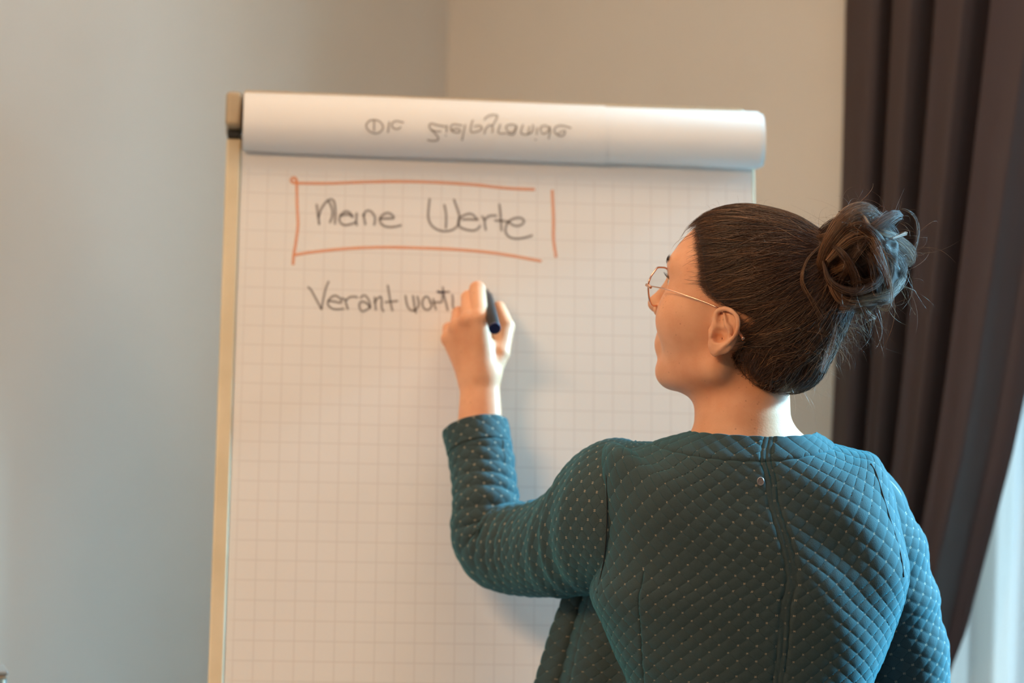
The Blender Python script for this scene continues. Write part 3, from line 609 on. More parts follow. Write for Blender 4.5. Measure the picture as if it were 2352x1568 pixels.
def clump(p, f=1.0):
    q = p*f; return .5+.5*np.sin(q[:, 1]*420+1.7*np.sin(q[:, 2]*260)+q[:, 2]*310)*np.sin(q[:, 2]*520+q[:, 0]*90+2.1*np.sin(q[:, 1]*170))
strands('hair_strands', h2w(sp), rng.uniform(.00014, .00030, len(sp)), hair, M['hair'], np.clip(.10+.70*clump(sp[:, 6])*rng.uniform(.5, 1.2, len(sp))+rng.normal(size=len(sp))*.10, 0, 1), root=.22)
# short baby hairs on the hairline, temple, nape
def baby(n):
    z = rng.uniform(-.065, .125, n*2); s_ = np.where(rng.random(n*2) < .8, 1, -1.); x = np.interp(z, hx[:, 0], hx[:, 1])+rng.normal(size=n*2)*.0035-.001
    p = np.stack([x, s_*.075, z], -1); c = np.array([0, 0, .04])
    hd = lambda q: headsdf(tuple(h2w(q)[..., i] for i in range(3)), ears=False)
    for _ in range(8): p[:, 1] -= s_*hd(p)*.9
    ok = (np.abs(hd(p)) < .003) & (np.abs(p[:, 1]) > .012) & ~((p[:, 0] > -.036) & (p[:, 0] < .022) & (p[:, 2] > -.036) & (p[:, 2] < .034)); p = p[ok][:n]
    g = grad(hd, p); dr = nrm(TIE-p+rng.normal(size=p.shape)*.04); dr = dr-g*(dr*g).sum(1, keepdims=True); dr = nrm(dr); sd = np.cross(g, dr)
    K_ = 8; t = np.linspace(0, 1, K_)[None, :, None]; Ln = rng.uniform(.005, .014, (len(p), 1, 1)); cu = rng.normal(size=(len(p), 1, 1))*.4
    return p[:, None]+g[:, None]*(.0003+.0018*np.sin(PI*t*.8))+dr[:, None]*Ln*t+sd[:, None]*Ln*cu*t**2
bb = baby(3800); strands('baby_hairs', h2w(bb), rng.uniform(.00003, .00006, len(bb)), hair, M['hair'], rng.uniform(0, .6, len(bb)))
# bun
cores = [(BUN+np.array(o_)*1.0, r_) for o_, r_ in (((0, 0, 0), .036), ((-.012, .006, .016), .030), ((-.018, -.006, -.012), .028), ((.012, .0, -.012), .028))]
def bunsdf(P):
    Q = w2h(P); f = None
    for c, r_ in cores: s_ = sph(Q, c, r_); f = s_ if f is None else smin(f, s_, .012)
    return f+.0022*np.sin(Q[0]*260+Q[2]*170)*np.sin(Q[1]*230-Q[2]*210)
bw = h2w(BUN); V, Q = snets(bunsdf, bw-.075, bw+.075, .003); bun = mesh('hair_bun', lap(V, Q, 1), Q, M['hairbase'], person, True)
locks = []; tin = []
def lock(C, n, wdt, tn, twist=2.0):
    K_ = len(C); T, N1, N2 = frames(C, np.array([.3, .5, .8])); a = rng.uniform(0, 2*PI, n)[:, None]; rr = (wdt*np.sqrt(rng.random(n)))[:, None]
    w_ = np.sin(np.linspace(.12, PI-.12, K_))[None]**.6; ph = a+np.linspace(0, twist, K_)[None]
    fr = rng.normal(size=(n, 3))[:, None]*.0022*np.linspace(0, 1, K_)[None, :, None]**2
    locks.append(C[None]+(rr*w_*np.cos(ph))[..., None]*N1[None]+(rr*w_*.6*np.sin(ph))[..., None]*N2[None]+fr); tin.append(np.clip(rng.normal(tn, .15, n), 0, 1))
for i in range(72):
    e1 = nrm(rng.normal(size=3)); e2 = nrm(np.cross(e1, rng.normal(size=3))); Rr = rng.uniform(.034, .050) if i % 5 else rng.uniform(.046, .056); t0 = rng.uniform(0, 6.28); t = t0+np.linspace(0, rng.uniform(1.6, 4.2), 20)
    C = BUN+rng.normal(size=3)*.008+np.array([.008, 0, 0])*(i % 3 == 0)+Rr*(np.cos(t)[:, None]*e1+np.sin(t)[:, None]*e2*rng.uniform(.75, 1.05)); C += e1*np.sin(t*2.3)[:, None]*.004
    lock(C, 62 if i % 5 else 22, rng.uniform(.003, .009) if i % 5 else .003, rng.uniform(.05, .85))
def pxl(pts): return crom([w2h(at(p[0], p[1], p[2]-.098)) for p in pts], 20)
for pts, n, wd, tn in (([(1878, 640, 2.80), (1905, 560, 2.78), (1950, 500, 2.78), (1998, 488, 2.80), (2035, 530, 2.82), (2050, 575, 2.84)], 170, .013, .7),
                   ([(1900, 600, 2.78), (1960, 545, 2.775), (2030, 545, 2.79), (2082, 575, 2.82), (2092, 600, 2.84), (2050, 600, 2.83)], 150, .010, .75),
                   ([(1900, 640, 2.78), (1935, 690, 2.78), (1990, 690, 2.79), (2045, 670, 2.81), (2068, 630, 2.83), (2045, 595, 2.84)], 170, .011, .7),
                   ([(1882, 565, 2.80), (1852, 600, 2.785), (1842, 645, 2.78), (1862, 690, 2.785), (1885, 735, 2.79)], 26, .0022, .8),
                   ([(1905, 560, 2.78), (1940, 590, 2.772), (1965, 640, 2.775), (1972, 700, 2.79)], 90, .007, .5),
                   ([(1890, 600, 2.785), (1910, 650, 2.775), (1960, 670, 2.772), (2010, 650, 2.78), (2030, 610, 2.79)], 120, .008, .45),
                   ([(1925, 545, 2.78), (1975, 520, 2.772), (2020, 560, 2.78), (2040, 620, 2.79), (2020, 680, 2.80)], 120, .008, .55),
                   ([(1975, 690, 2.79), (1990, 720, 2.795), (2003, 730, 2.80), (1985, 715, 2.80), (1960, 705, 2.80)], 60, .005, .7),
                   ([(1900, 700, 2.81), (1915, 740, 2.81), (1905, 800, 2.81), (1890, 850, 2.80)], 60, .008, .6)):
    lock(pxl(pts), n, wd, tn)
L_ = np.vstack(locks); strands('bun_strands', h2w(L_), rng.uniform(.00010, .00020, len(L_)), bun, M['hair'], np.concatenate(tin))
# flyaways around the bun and nape
def fly(n, src, lenr, rad, K_=12, curl=.9):
    i = rng.integers(0, len(src), n); p = src[i]; c = np.where(np.linalg.norm(p-BUN, axis=1)[:, None] < .07, BUN, np.array([-.01, 0, .03])); d = nrm(p-c+rng.normal(size=p.shape)*.035)
    sd = nrm(np.cross(d, rng.normal(size=p.shape))); t = np.linspace(0, 1, K_)[None, :, None]; Ln = rng.uniform(*lenr, (n, 1, 1))
    cv = rng.normal(size=(n, 1, 1))*curl; path = p[:, None]+Ln*(d[:, None]*np.sin(t*1.4)+sd[:, None]*cv*t**2)+np.array([.0, 0, -.25])*Ln*t**2.2
    return path
src = L_[:, 4:16:3].reshape(-1, 3); src = src[np.linalg.norm(src-BUN, axis=1) > .042]
f1 = fly(520, src, (.006, .040), 0); strands('flyaway_hairs', h2w(f1), rng.uniform(.00007, .00012, len(f1)), bun, M['hair'], rng.uniform(.4, 1, len(f1)))
sc_ = sp[:, 3:14:4].reshape(-1, 3); nape = sc_[(sc_[:, 2] < .06) & (sc_[:, 0] < -.06)]; f2 = fly(260, nape, (.008, .04), 0); f3 = fly(200, sc_[sc_[:, 2] > .07], (.004, .016), 0)
f2 = np.vstack([f2, f3]); strands('flyaway_hairs', h2w(f2), rng.uniform(.00005, .00008, len(f2)), hair, M['hair'], rng.uniform(.4, 1, len(f2)))
# eyebrows, lashes
def browp(n, s_):
    u = rng.uniform(0, 1, n); p = np.stack([.107-.016*u**1.6, s_*(.012+.034*u), .062+.006*np.sin(u*2.4)+rng.normal(size=n)*.0014], -1); t = np.linspace(0, 1, 5)[None, :, None]
    hd = lambda q: headsdf(tuple(h2w(q)[..., i] for i in range(3)), ears=False)
    for _ in range(6): p = p-grad(hd, p)*hd(p)[:, None]
    return p[:, None]+t*.007*np.array([-.3, s_*.8, .35])+grad(hd, p)[:, None]*(.0004+.0015*np.sin(t*2))
for s_ in (1, -1): strands('eyebrow', h2w(browp(150, s_)), np.full(150, .00009), hair, M['hairbase'], np.zeros(150))
for s_ in (1, -1):
    u = rng.uniform(0, 1, 50); y0 = s_*(.020+.024*u); p = np.stack([.0925-.006*(u-.4)**2*4, y0, .0445+.002*np.sin(PI*u)], -1); t = np.linspace(0, 1, 6)[None, :, None]
    strands('eyelashes', h2w(p[:, None]+np.array([.009, 0, .0])*t+np.array([0, 0, .005])*t**2+(t*.004*s_*np.array([0, 1, 0]))*(u[:, None, None]-.2)), np.full(50, .00008), hair, M['hairbase'], np.zeros(50))
M['eye'] = mat('eye_white', (.8, .76, .72), .2); M['iris'] = mat('iris', (.06, .05, .03), .15); M['lip'] = mat('lip', (.55, .22, .17), .4)
def usphere(c, r, n=16, sx=(1, 1, 1)):
    th = np.linspace(0, PI, n)[:, None]; ph = np.linspace(0, 2*PI, 2*n, endpoint=False)[None]
    return c+r*np.stack([np.sin(th)*np.cos(ph)*sx[0], np.sin(th)*np.sin(ph)*sx[1], np.cos(th)*sx[2]+0*ph], -1).transpose(1, 0, 2)
for s_ in (1, -1):
    e = mesh('eye', h2w(usphere(np.array([.0815, s_*.031, .042]), .0118).reshape(-1, 3)), gridf(32, 16, True), M['eye'], person, True)
    mesh('iris', h2w(usphere(np.array([.0897, s_*.031, .042]), .0048, 10, (.95, 1, 1)).reshape(-1, 3)), gridf(20, 10, True), M['iris'], e, True)
# ------------------------------------------------------------------ jacket
QW, QH = .0205, .0172
def jacketmat():
    m = mat('quilted_petrol_jersey', (.05, .11, .15), .8, Sheen_Weight=.30, Sheen_Roughness=.6); nt = m.node_tree; N, L = nt.nodes, nt.links; b = N['Principled BSDF']; b.inputs['Specular IOR Level'].default_value = .15
    b.inputs['Sheen Tint'].default_value = (.04, .64, .86, 1)
    a = N.new('ShaderNodeAttribute'); a.attribute_name = 'quilt'; sp_ = N.new('ShaderNodeSeparateXYZ'); L.new(a.outputs['Vector'], sp_.inputs[0]); d = []
    def mth(op, x, y=None):
        q = N.new('ShaderNodeMath'); q.operation = op
        for i, v in enumerate((x, y)):
            if v is None: continue
            if isinstance(v, (int, float)): q.inputs[i].default_value = v
            else: L.new(v, q.inputs[i])
        return q.outputs[0]
    for i in (0, 1): d.append(mth('ABSOLUTE', mth('SUBTRACT', sp_.outputs[i], mth('ROUND', sp_.outputs[i]))))
    c1 = mth('MULTIPLY', mth('LESS_THAN', d[0], .036), mth('LESS_THAN', d[1], .125)); c2 = mth('MULTIPLY', mth('LESS_THAN', d[1], .036), mth('LESS_THAN', d[0], .125))
    hole = mth('GREATER_THAN', mth('MAXIMUM', d[0], d[1]), .03); cr = mth('MULTIPLY', mth('MULTIPLY', mth('MAXIMUM', c1, c2), hole), sp_.outputs[2])
    tc = N.new('ShaderNodeTexCoord'); n = N.new('ShaderNodeTexNoise'); n.inputs['Scale'].default_value = 900; n.inputs['Detail'].default_value = 4; L.new(tc.outputs['Object'], n.inputs[0])
    n2 = N.new('ShaderNodeTexNoise'); n2.inputs['Scale'].default_value = 30; L.new(tc.outputs['Object'], n2.inputs[0])
    mx = N.new('ShaderNodeMixRGB'); mx.inputs[1].default_value = (.040, .044, .043, 1); mx.inputs[2].default_value = (.058, .084, .086, 1); L.new(mth('ADD', mth('MULTIPLY', n.outputs[0], .7), mth('MULTIPLY', n2.outputs[0], .3)), mx.inputs[0])
    st = mth('LESS_THAN', mth('MINIMUM', d[0], d[1]), .028)
    m1 = N.new('ShaderNodeMixRGB'); m1.inputs[2].default_value = (.016, .03, .036, 1); L.new(mx.outputs[0], m1.inputs[1]); L.new(mth('MULTIPLY', mth('MULTIPLY', st, .6), sp_.outputs[2]), m1.inputs[0])
    m2 = N.new('ShaderNodeMixRGB'); m2.inputs[2].default_value = (.40, .34, .25, 1); L.new(m1.outputs[0], m2.inputs[1]); L.new(mth('MULTIPLY', cr, .85), m2.inputs[0]); L.new(m2.outputs[0], b.inputs['Base Color'])
    bp = N.new('ShaderNodeBump'); bp.inputs['Strength'].default_value = .35; bp.inputs['Distance'].default_value = .0007; L.new(n.outputs[0], bp.inputs['Height']); L.new(bp.outputs[0], b.inputs['Normal'])
    return m
M['jacket'] = jacketmat(); M['piping'] = mat('dark_seam', (.012, .016, .018), .8)
def quilt_h(u, v, amp=.0013):
    p = u/QW+v/QH; q = u/QW-v/QH; h = (np.abs(np.sin(PI*p))*np.abs(np.sin(PI*q)))**.45; return p, q, h*amp
def vnormals(P, wrap):
    du = (np.roll(P, -1, 0)-np.roll(P, 1, 0)) if wrap else np.gradient(P, axis=0); dv = np.gradient(P, axis=1); return nrm(np.cross(du, dv))
def pnoise(u, v, seed):
    r_ = np.random.default_rng(seed); s_ = 0
    for k in range(5):
        a, b, c, am = r_.uniform(-1, 1), r_.uniform(-1, 1), r_.uniform(0, 6), 1/(1+k*.5); s_ = s_+am*np.sin((a*u+b*v)*(18+14*k)+c+.8*np.sin((b*u-a*v)*(11+6*k)))
    return s_/2.5
# torso rings: y of centre back, left (px,py), right (px,py), half depth
RG = np.array([(1003, 1588, 1001, 1868, 1001, .062), (1030, 1540, 1016, 1888, 1013, .072), (1054, 1502, 1030, 1910, 1028, .080), (1095, 1446, 1046, 1966, 1047, .089), (1142, 1400, 1030, 2004, 1060, .096), (1190, 1386, 1110, 2034, 1118, .103),
  (1245, 1388, 1200, 2058, 1205, .107), (1310, 1382, 1290, 2078, 1300, .109), (1365, 1366, 1362, 2068, 1365, .109), (1430, 1392, 1430, 2045, 1430, .106), (1500, 1420, 1500, 2017, 1500, .102), (1570, 1449, 1570, 1988, 1570, .100),
  (1700, 1452, 1700, 1985, 1700, .105), (1850, 1420, 1850, 2025, 1850, .118), (2000, 1400, 2000, 2050, 2000, .125)])
nth, nv = 560, 430; YC = 2.775
rg = crom(RG, nv)
th = np.linspace(-PI, PI, nth); TB = .10
P = np.zeros((nth, nv, 3))
for j in range(nv):
    yb, lx, ly, rx, ry, b = rg[j]; C = at(1735, yb, YC); Lp = at(lx, ly, YC); Rp = at(rx, ry, YC); xm = (Lp[0]+Rp[0])/2; 
    e = .82; sx = np.sign(np.sin(th))*np.abs(np.sin(th))**e; cx = np.sign(np.cos(th))*np.abs(np.cos(th))**e
    hw = (Rp[0]-Lp[0])/2; P[:, j, 0] = xm+sx*hw; P[:, j, 1] = YC-cx*b
    s2 = np.sin(th)**2; zs = np.where(th < 0, Lp[2], Rp[2]); fr = np.clip(-np.cos(th), 0, 1)*np.clip(1-j/(nv*.28), 0, 1)*.06
    P[:, j, 2] = C[2]*(1-s2)+zs*s2-fr
# arc-length coordinates
ic = int(np.argmin(np.abs(th-TB))); du = np.linalg.norm(np.diff(P, axis=0), axis=2); uu = np.vstack([np.zeros((1, nv)), np.cumsum(du, 0)]); uu = uu-uu[ic][None]
dv = np.linalg.norm(np.diff(P[ic], axis=0), axis=1); vv = np.concatenate([[0], np.cumsum(dv)])[None]+0*uu
vback = vv[0]; jf = int(np.argmin(np.abs(rg[:, 0]-1054)))
# keep the panel cut flat across the yoke: below the facing u follows a relaxed width
Nn = vnormals(P, False)
if Nn[ic, nv//2, 1] > 0: Nn = -Nn
useam = .0045*np.sin(vv*11)+.002
collar = vv < vback[jf]
pq = quilt_h(uu+.0045*np.sin(vv*9), vv+.02*uu*0, .0013)
gro = np.zeros_like(uu)
for off_, wd, dp in ((-.0062, .0013, .0016), (0, .0012, .0013), (.0062, .0013, .0016)): gro -= dp*np.exp(-((uu-useam-off_)/wd)**2)
flat = np.exp(-((uu-useam)/.0068)**6); hgt = pq[2]*(1-.75*flat)+gro
hgt -= .0030*np.exp(-((vv-vback[jf])/.0016)**2); hgt += .0012*(collar)
# princess seams low on both sides
for s_, u0 in ((-1, -.158), (1, .168)):
    um = u0+.05*np.clip(vv-.19, 0, .2)*(-s_)*1.6; hgt -= .0022*np.exp(-((uu-um)/.0015)**2)*(vv > .165)
# soft drag folds: from the right shoulder to the spine, across the upper back and at the left armhole
big = .0030*pnoise(uu, vv, 3)*np.clip(vv/.06, 0, 1)
fold = .0045*np.sin((uu*.78-vv*.62)*62+1.0)*np.exp(-(((uu-.09)/.07)**2+((vv-.13)/.10)**2))
fold += .004*np.sin((uu*.6+vv*.8)*70)*np.exp(-(((uu+.16)/.035)**2+((vv-.06)/.05)**2))
P2 = P+Nn*(hgt+big+fold)[..., None]
okm = np.where(flat > .5, .0, 1.0)
def qattr(p, q, k): return np.stack([p, q, k], -1).reshape(-1, 3)
jf0 = gridf(nth, nv)
jacket = mesh('jacket', P2, jf0, M['jacket'], person, True, {'quilt': qattr(pq[0], pq[1], np.ones_like(uu)-.6*flat)}); jacket['label'] = 'petrol blue quilted jacket with small stitched crosses'
md = jacket.modifiers.new('thick', 'SOLIDIFY'); md.thickness = .004; md.offset = -1 if True else 1
def sleeve(name, ctrl, n, seg, up, fold_fn, tf, cuff=True, amp=.0012, vert=0):
    ct = crom(ctrl, n); C = ct[:, :3]; T, N1, N2 = frames(C, np.array(up, float))
    if vert:
        iv = int(vert*n); _, Na, _ = frames(C[iv:], np.array(up, float)); N1[iv:] = Na; w_ = np.clip((np.arange(n)-iv)/(.08*n), 0, 1)[:, None]
        N1 = nrm((1-w_)*np.array(up, float)+w_*N1); N2 = nrm(np.cross(T, N1))
    t = np.linspace(0, 2*PI, seg, endpoint=False)
    r1, r2 = ct[:, 3], ct[:, 4]
    Pn = C[None]+np.cos(t)[:, None, None]*N1[None]*r1[None, :, None]+np.sin(t)[:, None, None]*N2[None]*r2[None, :, None]
    s_ = np.concatenate([[0], np.cumsum(np.linalg.norm(np.diff(C, axis=0), axis=1))])
    uq = (t-tf+PI) % (2*PI)-PI; kc = int(tf/(2*PI)*seg); sc = np.concatenate([[0], np.cumsum(np.linalg.norm(np.diff(Pn[kc], axis=0), axis=1))]); V_ = s_[None]+0*t[:, None]; Vq = sc[None]+0*V_; Tt = t[:, None]+0*s_[None]; U_ = uq[:, None]*((r1+r2)/2)[None]
    p_, q_, h_ = quilt_h(U_, Vq, amp); L_all = s_[-1]
    f_ = fold_fn(Tt, V_/L_all, V_); Nn = nrm(np.cos(t)[:, None, None]*N1[None]/r1[None, :, None]+np.sin(t)[:, None, None]*N2[None]/r2[None, :, None])
    hh = h_+f_
    if cuff: hh = np.where(V_ > L_all-.030, h_*.8+.0008, hh-.002*np.exp(-((V_-(L_all-.030))/.002)**2))
    Pq = Pn+Nn*hh[..., None]
    o = mesh(name, Pq, gridf(seg, n, True), M['jacket'], jacket, True, {'quilt': qattr(p_, q_, np.ones_like(U_))})
    md = o.modifiers.new('thick', 'SOLIDIFY'); md.thickness = .0035; md.offset = -1
    return o, Pn
def lsl(t, s_, V):
    # t=0 is up/outside of bend ; compression folds across the sleeve, strongest at the inner elbow
    inner = .5+.5*np.cos(t-INN)
    ph = V*320+1.2*np.sin(t*1.0+V*20)+.9*np.sin(2*t+V*35)
    f_ = .0048*(np.abs(np.sin(ph/2))**.8-.4)*(.22+.9*inner)*np.exp(-((s_-.66)/.22)**2)
    ph2 = V*150+1.4*np.sin(t+1)+V*10*np.cos(t); f_ += .0030*np.sin(ph2)*np.exp(-((s_-.2)/.16)**2)*(.4+.6*np.cos(t-1.2)**2)
    return f_+.0016*pnoise(t*.05, V, 5)
INN = 0.3
LS = [(*at(1500, 1180, 2.80), .082, .075), (*at(1440, 1186, 2.80), .087, .078), (*at(1392, 1188, 2.822), .0895, .072), (*at(1348, 1215, 2.856), .0765, .064), (*at(1303, 1240, 2.89), .0675, .058), (*at(1262, 1254, 2.92), .0605, .054), (*at(1215, 1260, 2.955), .057, .051), (*at(1150, 1258, 2.99), .0525, .048), (*at(1122, 1222, 3.005), .046, .046), (*at(1118, 1165, 3.012), .0405, .042), (*at(1112, 1100, 3.028), .0385, .040), (*at(1103, 1040, 3.043), .040, .040), (*at(1092, 984, 3.057), .0415, .0415)]
SL1 = sleeve('sleeve', LS, 430, 270, (0, 0, 1), lsl, 1.5*PI, vert=.50)
def rsl(t, s_, V): return .0030*np.sin(V*95+1.5*np.sin(t+.5))*np.exp(-((s_-.28)/.22)**2)+.002*pnoise(t*.05, V, 9)
RS = [(*at(1930, 1150, 2.79), .055, .06), (*at(1970, 1176, 2.795), .056, .062), (*at(1996, 1240, 2.80), .058, .062), (*at(2014, 1300, 2.808), .061, .061), (*at(2032, 1400, 2.82), .062, .058), (*at(2052, 1500, 2.83), .062, .056), (*at(2066, 1600, 2.84), .058, .053), (*at(2076, 1720, 2.87), .048, .048), (*at(2078, 1850, 2.91), .044, .044)]
SL2 = sleeve('sleeve', RS, 380, 230, (1, 0, 0), rsl, .5*PI)
# armhole seams as dark piping
SURF = np.vstack([P2[nth//4-20:3*nth//4+20:2, ::2].reshape(-1, 3), SL1[1][::2, ::2].reshape(-1, 3)*1.0, SL2[1][::2, ::2].reshape(-1, 3)])
def ontorso(px, py, out=.0018):
    d = SURF-CAM; Y = d[:, 1]; qx = 1176+F*(d@RX)/Y; qy = 784-F*(d@UX)/Y; m_ = (qx-px)**2+(qy-py)**2 < 64
    return at(px, py, Y[m_].min()-out)
tube('armhole_seam', [ontorso(x, y) for x, y in ((1391, 1050), (1393, 1100), (1394, 1160), (1393, 1220), (1388, 1280), (1378, 1330), (1371, 1362))], .0008, M['piping'], jacket, seg=6)
tube('armhole_seam', [ontorso(x, y, .0032) for x, y in ((2000, 1064), (2012, 1085), (2026, 1130), (2044, 1190), (2060, 1240), (2071, 1285), (2076, 1325))], .0008, M['piping'], jacket, seg=6)
# open front panel hanging on the left
nu, nvv = 130, 330
yy = np.linspace(1330, 2000, nvv); lxp = np.interp(yy, [1330, 1375, 1450, 1568, 1700, 2000], [1312, 1298, 1270, 1234, 1200, 1175]); s = np.linspace(0, 1, nu)
FP = np.zeros((nu, nvv, 3))
for j in range(nvv):
    x = lxp[j]+(1500-lxp[j])*s; Yd = 2.925-.10*s**.8+.012*np.exp(-((s-.22)/.06)**2)+.006*np.sin(s*9+j*.01)
    for i in range(nu): FP[i, j] = at(x[i], yy[j], Yd[i])
U_ = np.linspace(0, .13, nu)[:, None]+0*yy[None]; V_ = (yy[None]-1330)/1900+0*U_; p_, q_, h_ = quilt_h(U_, V_, .0012); Nn = vnormals(FP, False)
if Nn[40, 40, 1] > 0: Nn = -Nn
fp = mesh('front_panel', FP+Nn*(h_-.002*np.exp(-((s[:, None]-.30)/.012)**2))[..., None], gridf(nu, nvv), M['jacket'], jacket, True, {'quilt': qattr(p_, q_, np.ones_like(U_))}); md = fp.modifiers.new('t', 'SOLIDIFY'); md.thickness = .004
# metal tag
M['tagm'] = noise_col(mat('brushed_tag', (.42, .36, .36), .35, Metallic=.7), (.36, .31, .31), (.5, .44, .43), 900)
tc0 = ontorso(1747, 1105, .0045)
def disc(name, c, rx_, rz_, th_, m, parent, n=28):
    V = []; 
    for y, k in ((0, 1), (-th_*.7, 1), (-th_, .88), (-th_, .80), (-th_*.8, .76)):
        for i in range(n): a = i/n*2*PI; V.append(c+np.array([rx_*k*math.cos(a), y, rz_*k*math.sin(a)]))
    Fc = [[r_*n+i, r_*n+(i+1) % n, (r_+1)*n+(i+1) % n, (r_+1)*n+i] for r_ in range(4) for i in range(n)]+[list(range(n))[::-1], [4*n+i for i in range(n)]]
    o = mesh(name, V, Fc, m, parent, False); fixn(o); return o
tg = disc('metal_tag', tc0, .0040, .0049, .0016, M['tagm'], jacket); tg['label'] = 'small oval metal tag on the centre back seam'
# trousers, shoes
M['trouser'] = noise_col(mat('dark_trousers', (.03, .03, .035), .9), (.025, .025, .03), (.04, .04, .045), 80)
def trs(P):
    c = at(1720, 1300, 2.78); x0, y0 = c[0], c[1]; f = ell(P, (x0, y0, .93), (.175, .12, .14))
    for s_ in (-1, 1): f = smin(f, smin(cap(P, (x0+s_*.085, y0, .88), (x0+s_*.09, y0+.02, .48), .092, .066), cap(P, (x0+s_*.09, y0+.02, .48), (x0+s_*.095, y0-.015, .12), .066, .055), .02), .03)
    f = smax(f, P[2]-1.04, .01); return smax(f, .07-P[2], .01)
V, Q = snets(trs, np.array([PO[0]-.22, PO[1]-.16, .05]), np.array([PO[0]+.22, PO[1]+.18, 1.1]), .011); mesh('trousers', lap(V, Q, 1), Q, M['trouser'], person, True)
M['shoe'] = noise_col(mat('black_leather', (.02, .02, .02), .4), (.018, .018, .018), (.03, .03, .03), 50)
for s_ in (-1, 1):
    xs = PO[0]+s_*.098
    def sh_(P): return smax(smin(cap(P, (xs, PO[1]-.03, .045), (xs+s_*.012, PO[1]+.14, .030), .042, .036), cap(P, (xs, PO[1]-.02, .05), (xs, PO[1]-.015, .085), .040, .042), .02), .001-P[2], .004)
    V, Q = snets(sh_, np.array([xs-.07, PO[1]-.10, -.006]), np.array([xs+.08, PO[1]+.20, .14]), .006); mesh('shoe', lap(V, Q, 1), Q, M['shoe'], person, True)
# ------------------------------------------------------------------ glasses
M['gold'] = mat('rose_gold', (.85, .50, .36), .2, Metallic=1.0); M['acet'] = mat('clear_tip', (.30, .12, .07), .2, Metallic=.2)
lg = bpy.data.materials.new('lens_glass'); lg.use_nodes = True; nt = lg.node_tree; nt.nodes.clear(); o_ = nt.nodes.new('ShaderNodeOutputMaterial'); mx = nt.nodes.new('ShaderNodeMixShader'); tr = nt.nodes.new('ShaderNodeBsdfTransparent'); go = nt.nodes.new('ShaderNodeBsdfGlossy')
go.inputs['Roughness'].default_value = .03; tr.inputs[0].default_value = (.95, .96, .96, 1); mx.inputs[0].default_value = .03; nt.links.new(tr.outputs[0], mx.inputs[1]); nt.links.new(go.outputs[0], mx.inputs[2]); nt.links.new(mx.outputs[0], o_.inputs[0])
XL = .1065
def onplane(px, py, ax, val):   # head-local plane
    r = ray(px, py); n = RH[ax]; t = (val-(CAM-HO)@n)/(r@n); q = CAM+r*t; return np.array(w2h(q))
rim_px = [(1508, 616), (1520, 614), (1530, 616), (1535, 624), (1534, 645), (1531, 670), (1525, 688), (1516, 699), (1505, 702), (1497, 700), (1491, 684), (1489, 655), (1496, 633)]
rl = np.array([onplane(x, y, 0, XL) for x, y in rim_px]); rl[:, 0] = XL
gls = empty('glasses', h2w((.10, 0, .04)), 'thin rose-gold wire glasses worn by the woman', 'glasses')
def closed(name, pts, r, m, parent):
    Pw = np.vstack([pts[-2:], pts, pts[:3]]); C = crom(Pw, len(Pw)*6); k = 6*2; C = C[k+1:-k-7]; 
    seg = 8; T = nrm(np.roll(C, -1, 0)-np.roll(C, 1, 0)); up = np.array([1., 0, 0]); B = nrm(np.cross(T, up)); tt = np.arange(seg)/seg*2*PI
    V = C[:, None]+r*(np.cos(tt)[None, :, None]*up+np.sin(tt)[None, :, None]*B[:, None]); n = len(C); V = h2w(V.reshape(-1, 3))
    Fc = [[i*seg+j, i*seg+(j+1) % seg, ((i+1) % n)*seg+(j+1) % seg, ((i+1) % n)*seg+j] for i in range(n) for j in range(seg)]
    o = mesh(name, V, Fc, m, parent, True); fixn(o); return o
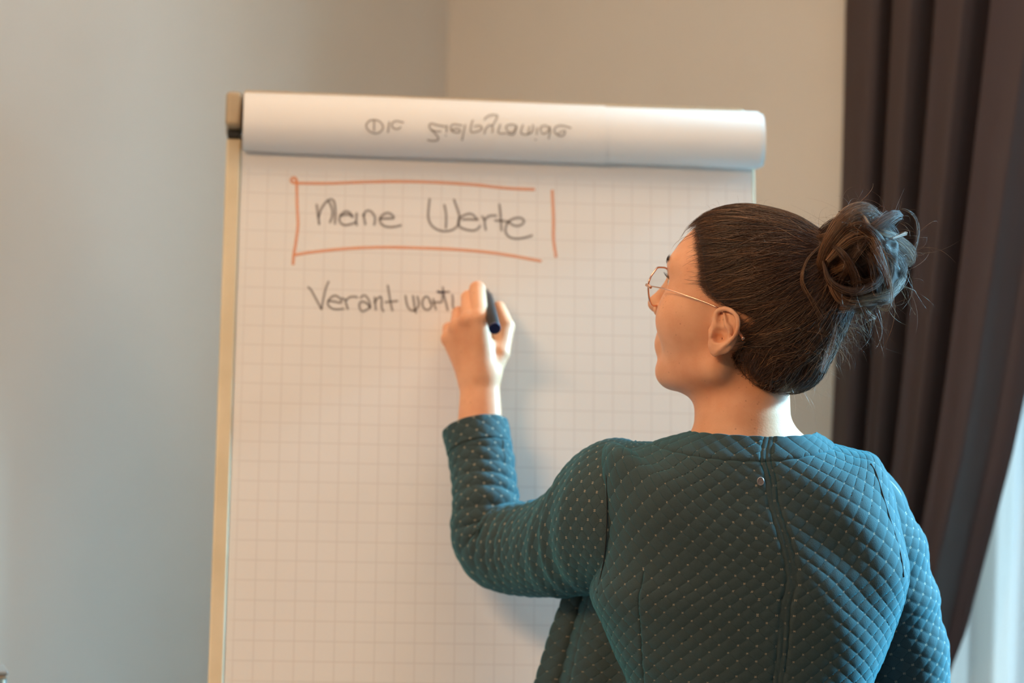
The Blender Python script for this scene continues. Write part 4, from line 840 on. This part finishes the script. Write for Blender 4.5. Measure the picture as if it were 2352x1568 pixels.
for s_ in (1, -1):
    q = rl*np.array([1, s_, 1]); closed('rim', q, .0011, M['gold'], gls)
    q2 = q.copy(); q2[:, 0] -= .0022; 
    inner = q.mean(0)+(q-q.mean(0))*.975; n = len(q); V = np.vstack([inner+np.array([.0008, 0, 0]), inner-np.array([.0008, 0, 0])]); mesh('lens', h2w(V), [list(range(n)), list(range(n, 2*n))[::-1]]+[[i, (i+1) % n, n+(i+1) % n, n+i] for i in range(n)], lg, gls)
    ya = .0745; arm = [onplane(x, y, 1, ya-.004*(k < 2)) for k, (x, y) in enumerate(((1505, 657), (1535, 665), (1580, 680), (1620, 694), (1650, 707)))]
    hinge = rl[np.argmax(rl[:, 1])]; hinge = np.array([XL, rl[:, 1].max(), (rl[11, 2])])
    pts = [hinge+np.array([.001, .001, 0]), hinge+np.array([-.004, .004, 0])]+[a_ for a_ in arm[1:]]
    pts = [p*np.array([1, s_, 1]) for p in pts]; tube('temple_arm', h2w(np.array(pts)), .00075, M['gold'], gls, seg=8)
    tip = [np.array(w2h(at(*p)))*np.array([1, s_, 1]) for p in ((1650, 707, 2.712), (1668, 716, 2.718), (1682, 738, 2.716), (1696, 760, 2.704), (1707, 777, 2.693))]
    tt = tube('temple_tip', h2w(np.array(tip)), [.0009, .0012, .0017, .0017, .0017], M['acet'], gls, seg=10)
    d = nrm(tip[-1]-tip[-2]); tube('end_cap', h2w(np.array([tip[-1]-d*.0025, tip[-1]+d*.0005, tip[-1]+d*.0012])), .0023, M['gold'], gls, seg=10)
    hb = [hinge+np.array([.0022, .0, 0]), hinge+np.array([-.001, .0022, -.0003]), hinge+np.array([-.0055, .0044, -.0012])]
    hg = tube('hinge', h2w(np.array([p*np.array([1, s_, 1]) for p in hb])), .0019, M['gold'], gls, seg=8)
iy = rl[:, 1].min(); tube('bridge', h2w(np.array([(XL, iy, .050), (XL+.004, 0, .055), (XL, -iy, .050)])), .0011, M['gold'], gls, seg=8)
# ------------------------------------------------------------------ marker pen
M['pen'] = noise_col(mat('pen_black', (.02, .018, .018), .45), (.016, .014, .014), (.026, .022, .022), 40); M['pencap'] = mat('navy_plug', (.006, .012, .07), .3); M['nib'] = mat('felt_nib', (.01, .01, .03), .8)
p0 = CH(*onpad(1114, 664), .0006); p1 = at(1136.5, 755, 3.022); ax = nrm(p1-p0); Lp = np.linalg.norm(p1-p0)
pen = empty('marker_pen', p0, 'black marker pen with navy end held in the writing hand', 'marker pen')
def lathe(name, prof_, m, lo=0):
    u_ = nrm(np.cross(ax, [0, 0, 1.])); v_ = np.cross(ax, u_); n = 28; V = []
    for r_, s_ in prof_:
        for i in range(n): a = i/n*2*PI; V.append(p0+ax*s_+u_*r_*math.cos(a)+v_*r_*math.sin(a))
    k = len(prof_); Fc = [[j*n+i, j*n+(i+1) % n, (j+1)*n+(i+1) % n, (j+1)*n+i] for j in range(k-1) for i in range(n)]+[list(range(n))[::-1], [(k-1)*n+i for i in range(n)]]
    o = mesh(name, V, Fc, m, pen, False); o.data.polygons.foreach_set('use_smooth', np.array([len(p.vertices) == 4 for p in o.data.polygons])); fixn(o); return o
lathe('nib', [(.0012, 0), (.0020, .003), (.0022, .008)], M['nib'])
lathe('barrel', [(.0025, .006), (.0042, .010), (.0045, .022), (.0070, .030), (.0074, .05), (.0076, Lp-.004), (.0070, Lp-.0032)], M['pen'])
e_ = lathe('end_plug', [(.0068, Lp-.004), (.0076, Lp-.0032), (.0077, Lp-.0012), (.0072, Lp), (.006, Lp), (.0057, Lp-.0006)], M['pencap']); e_['label'] = 'navy blue end plug'
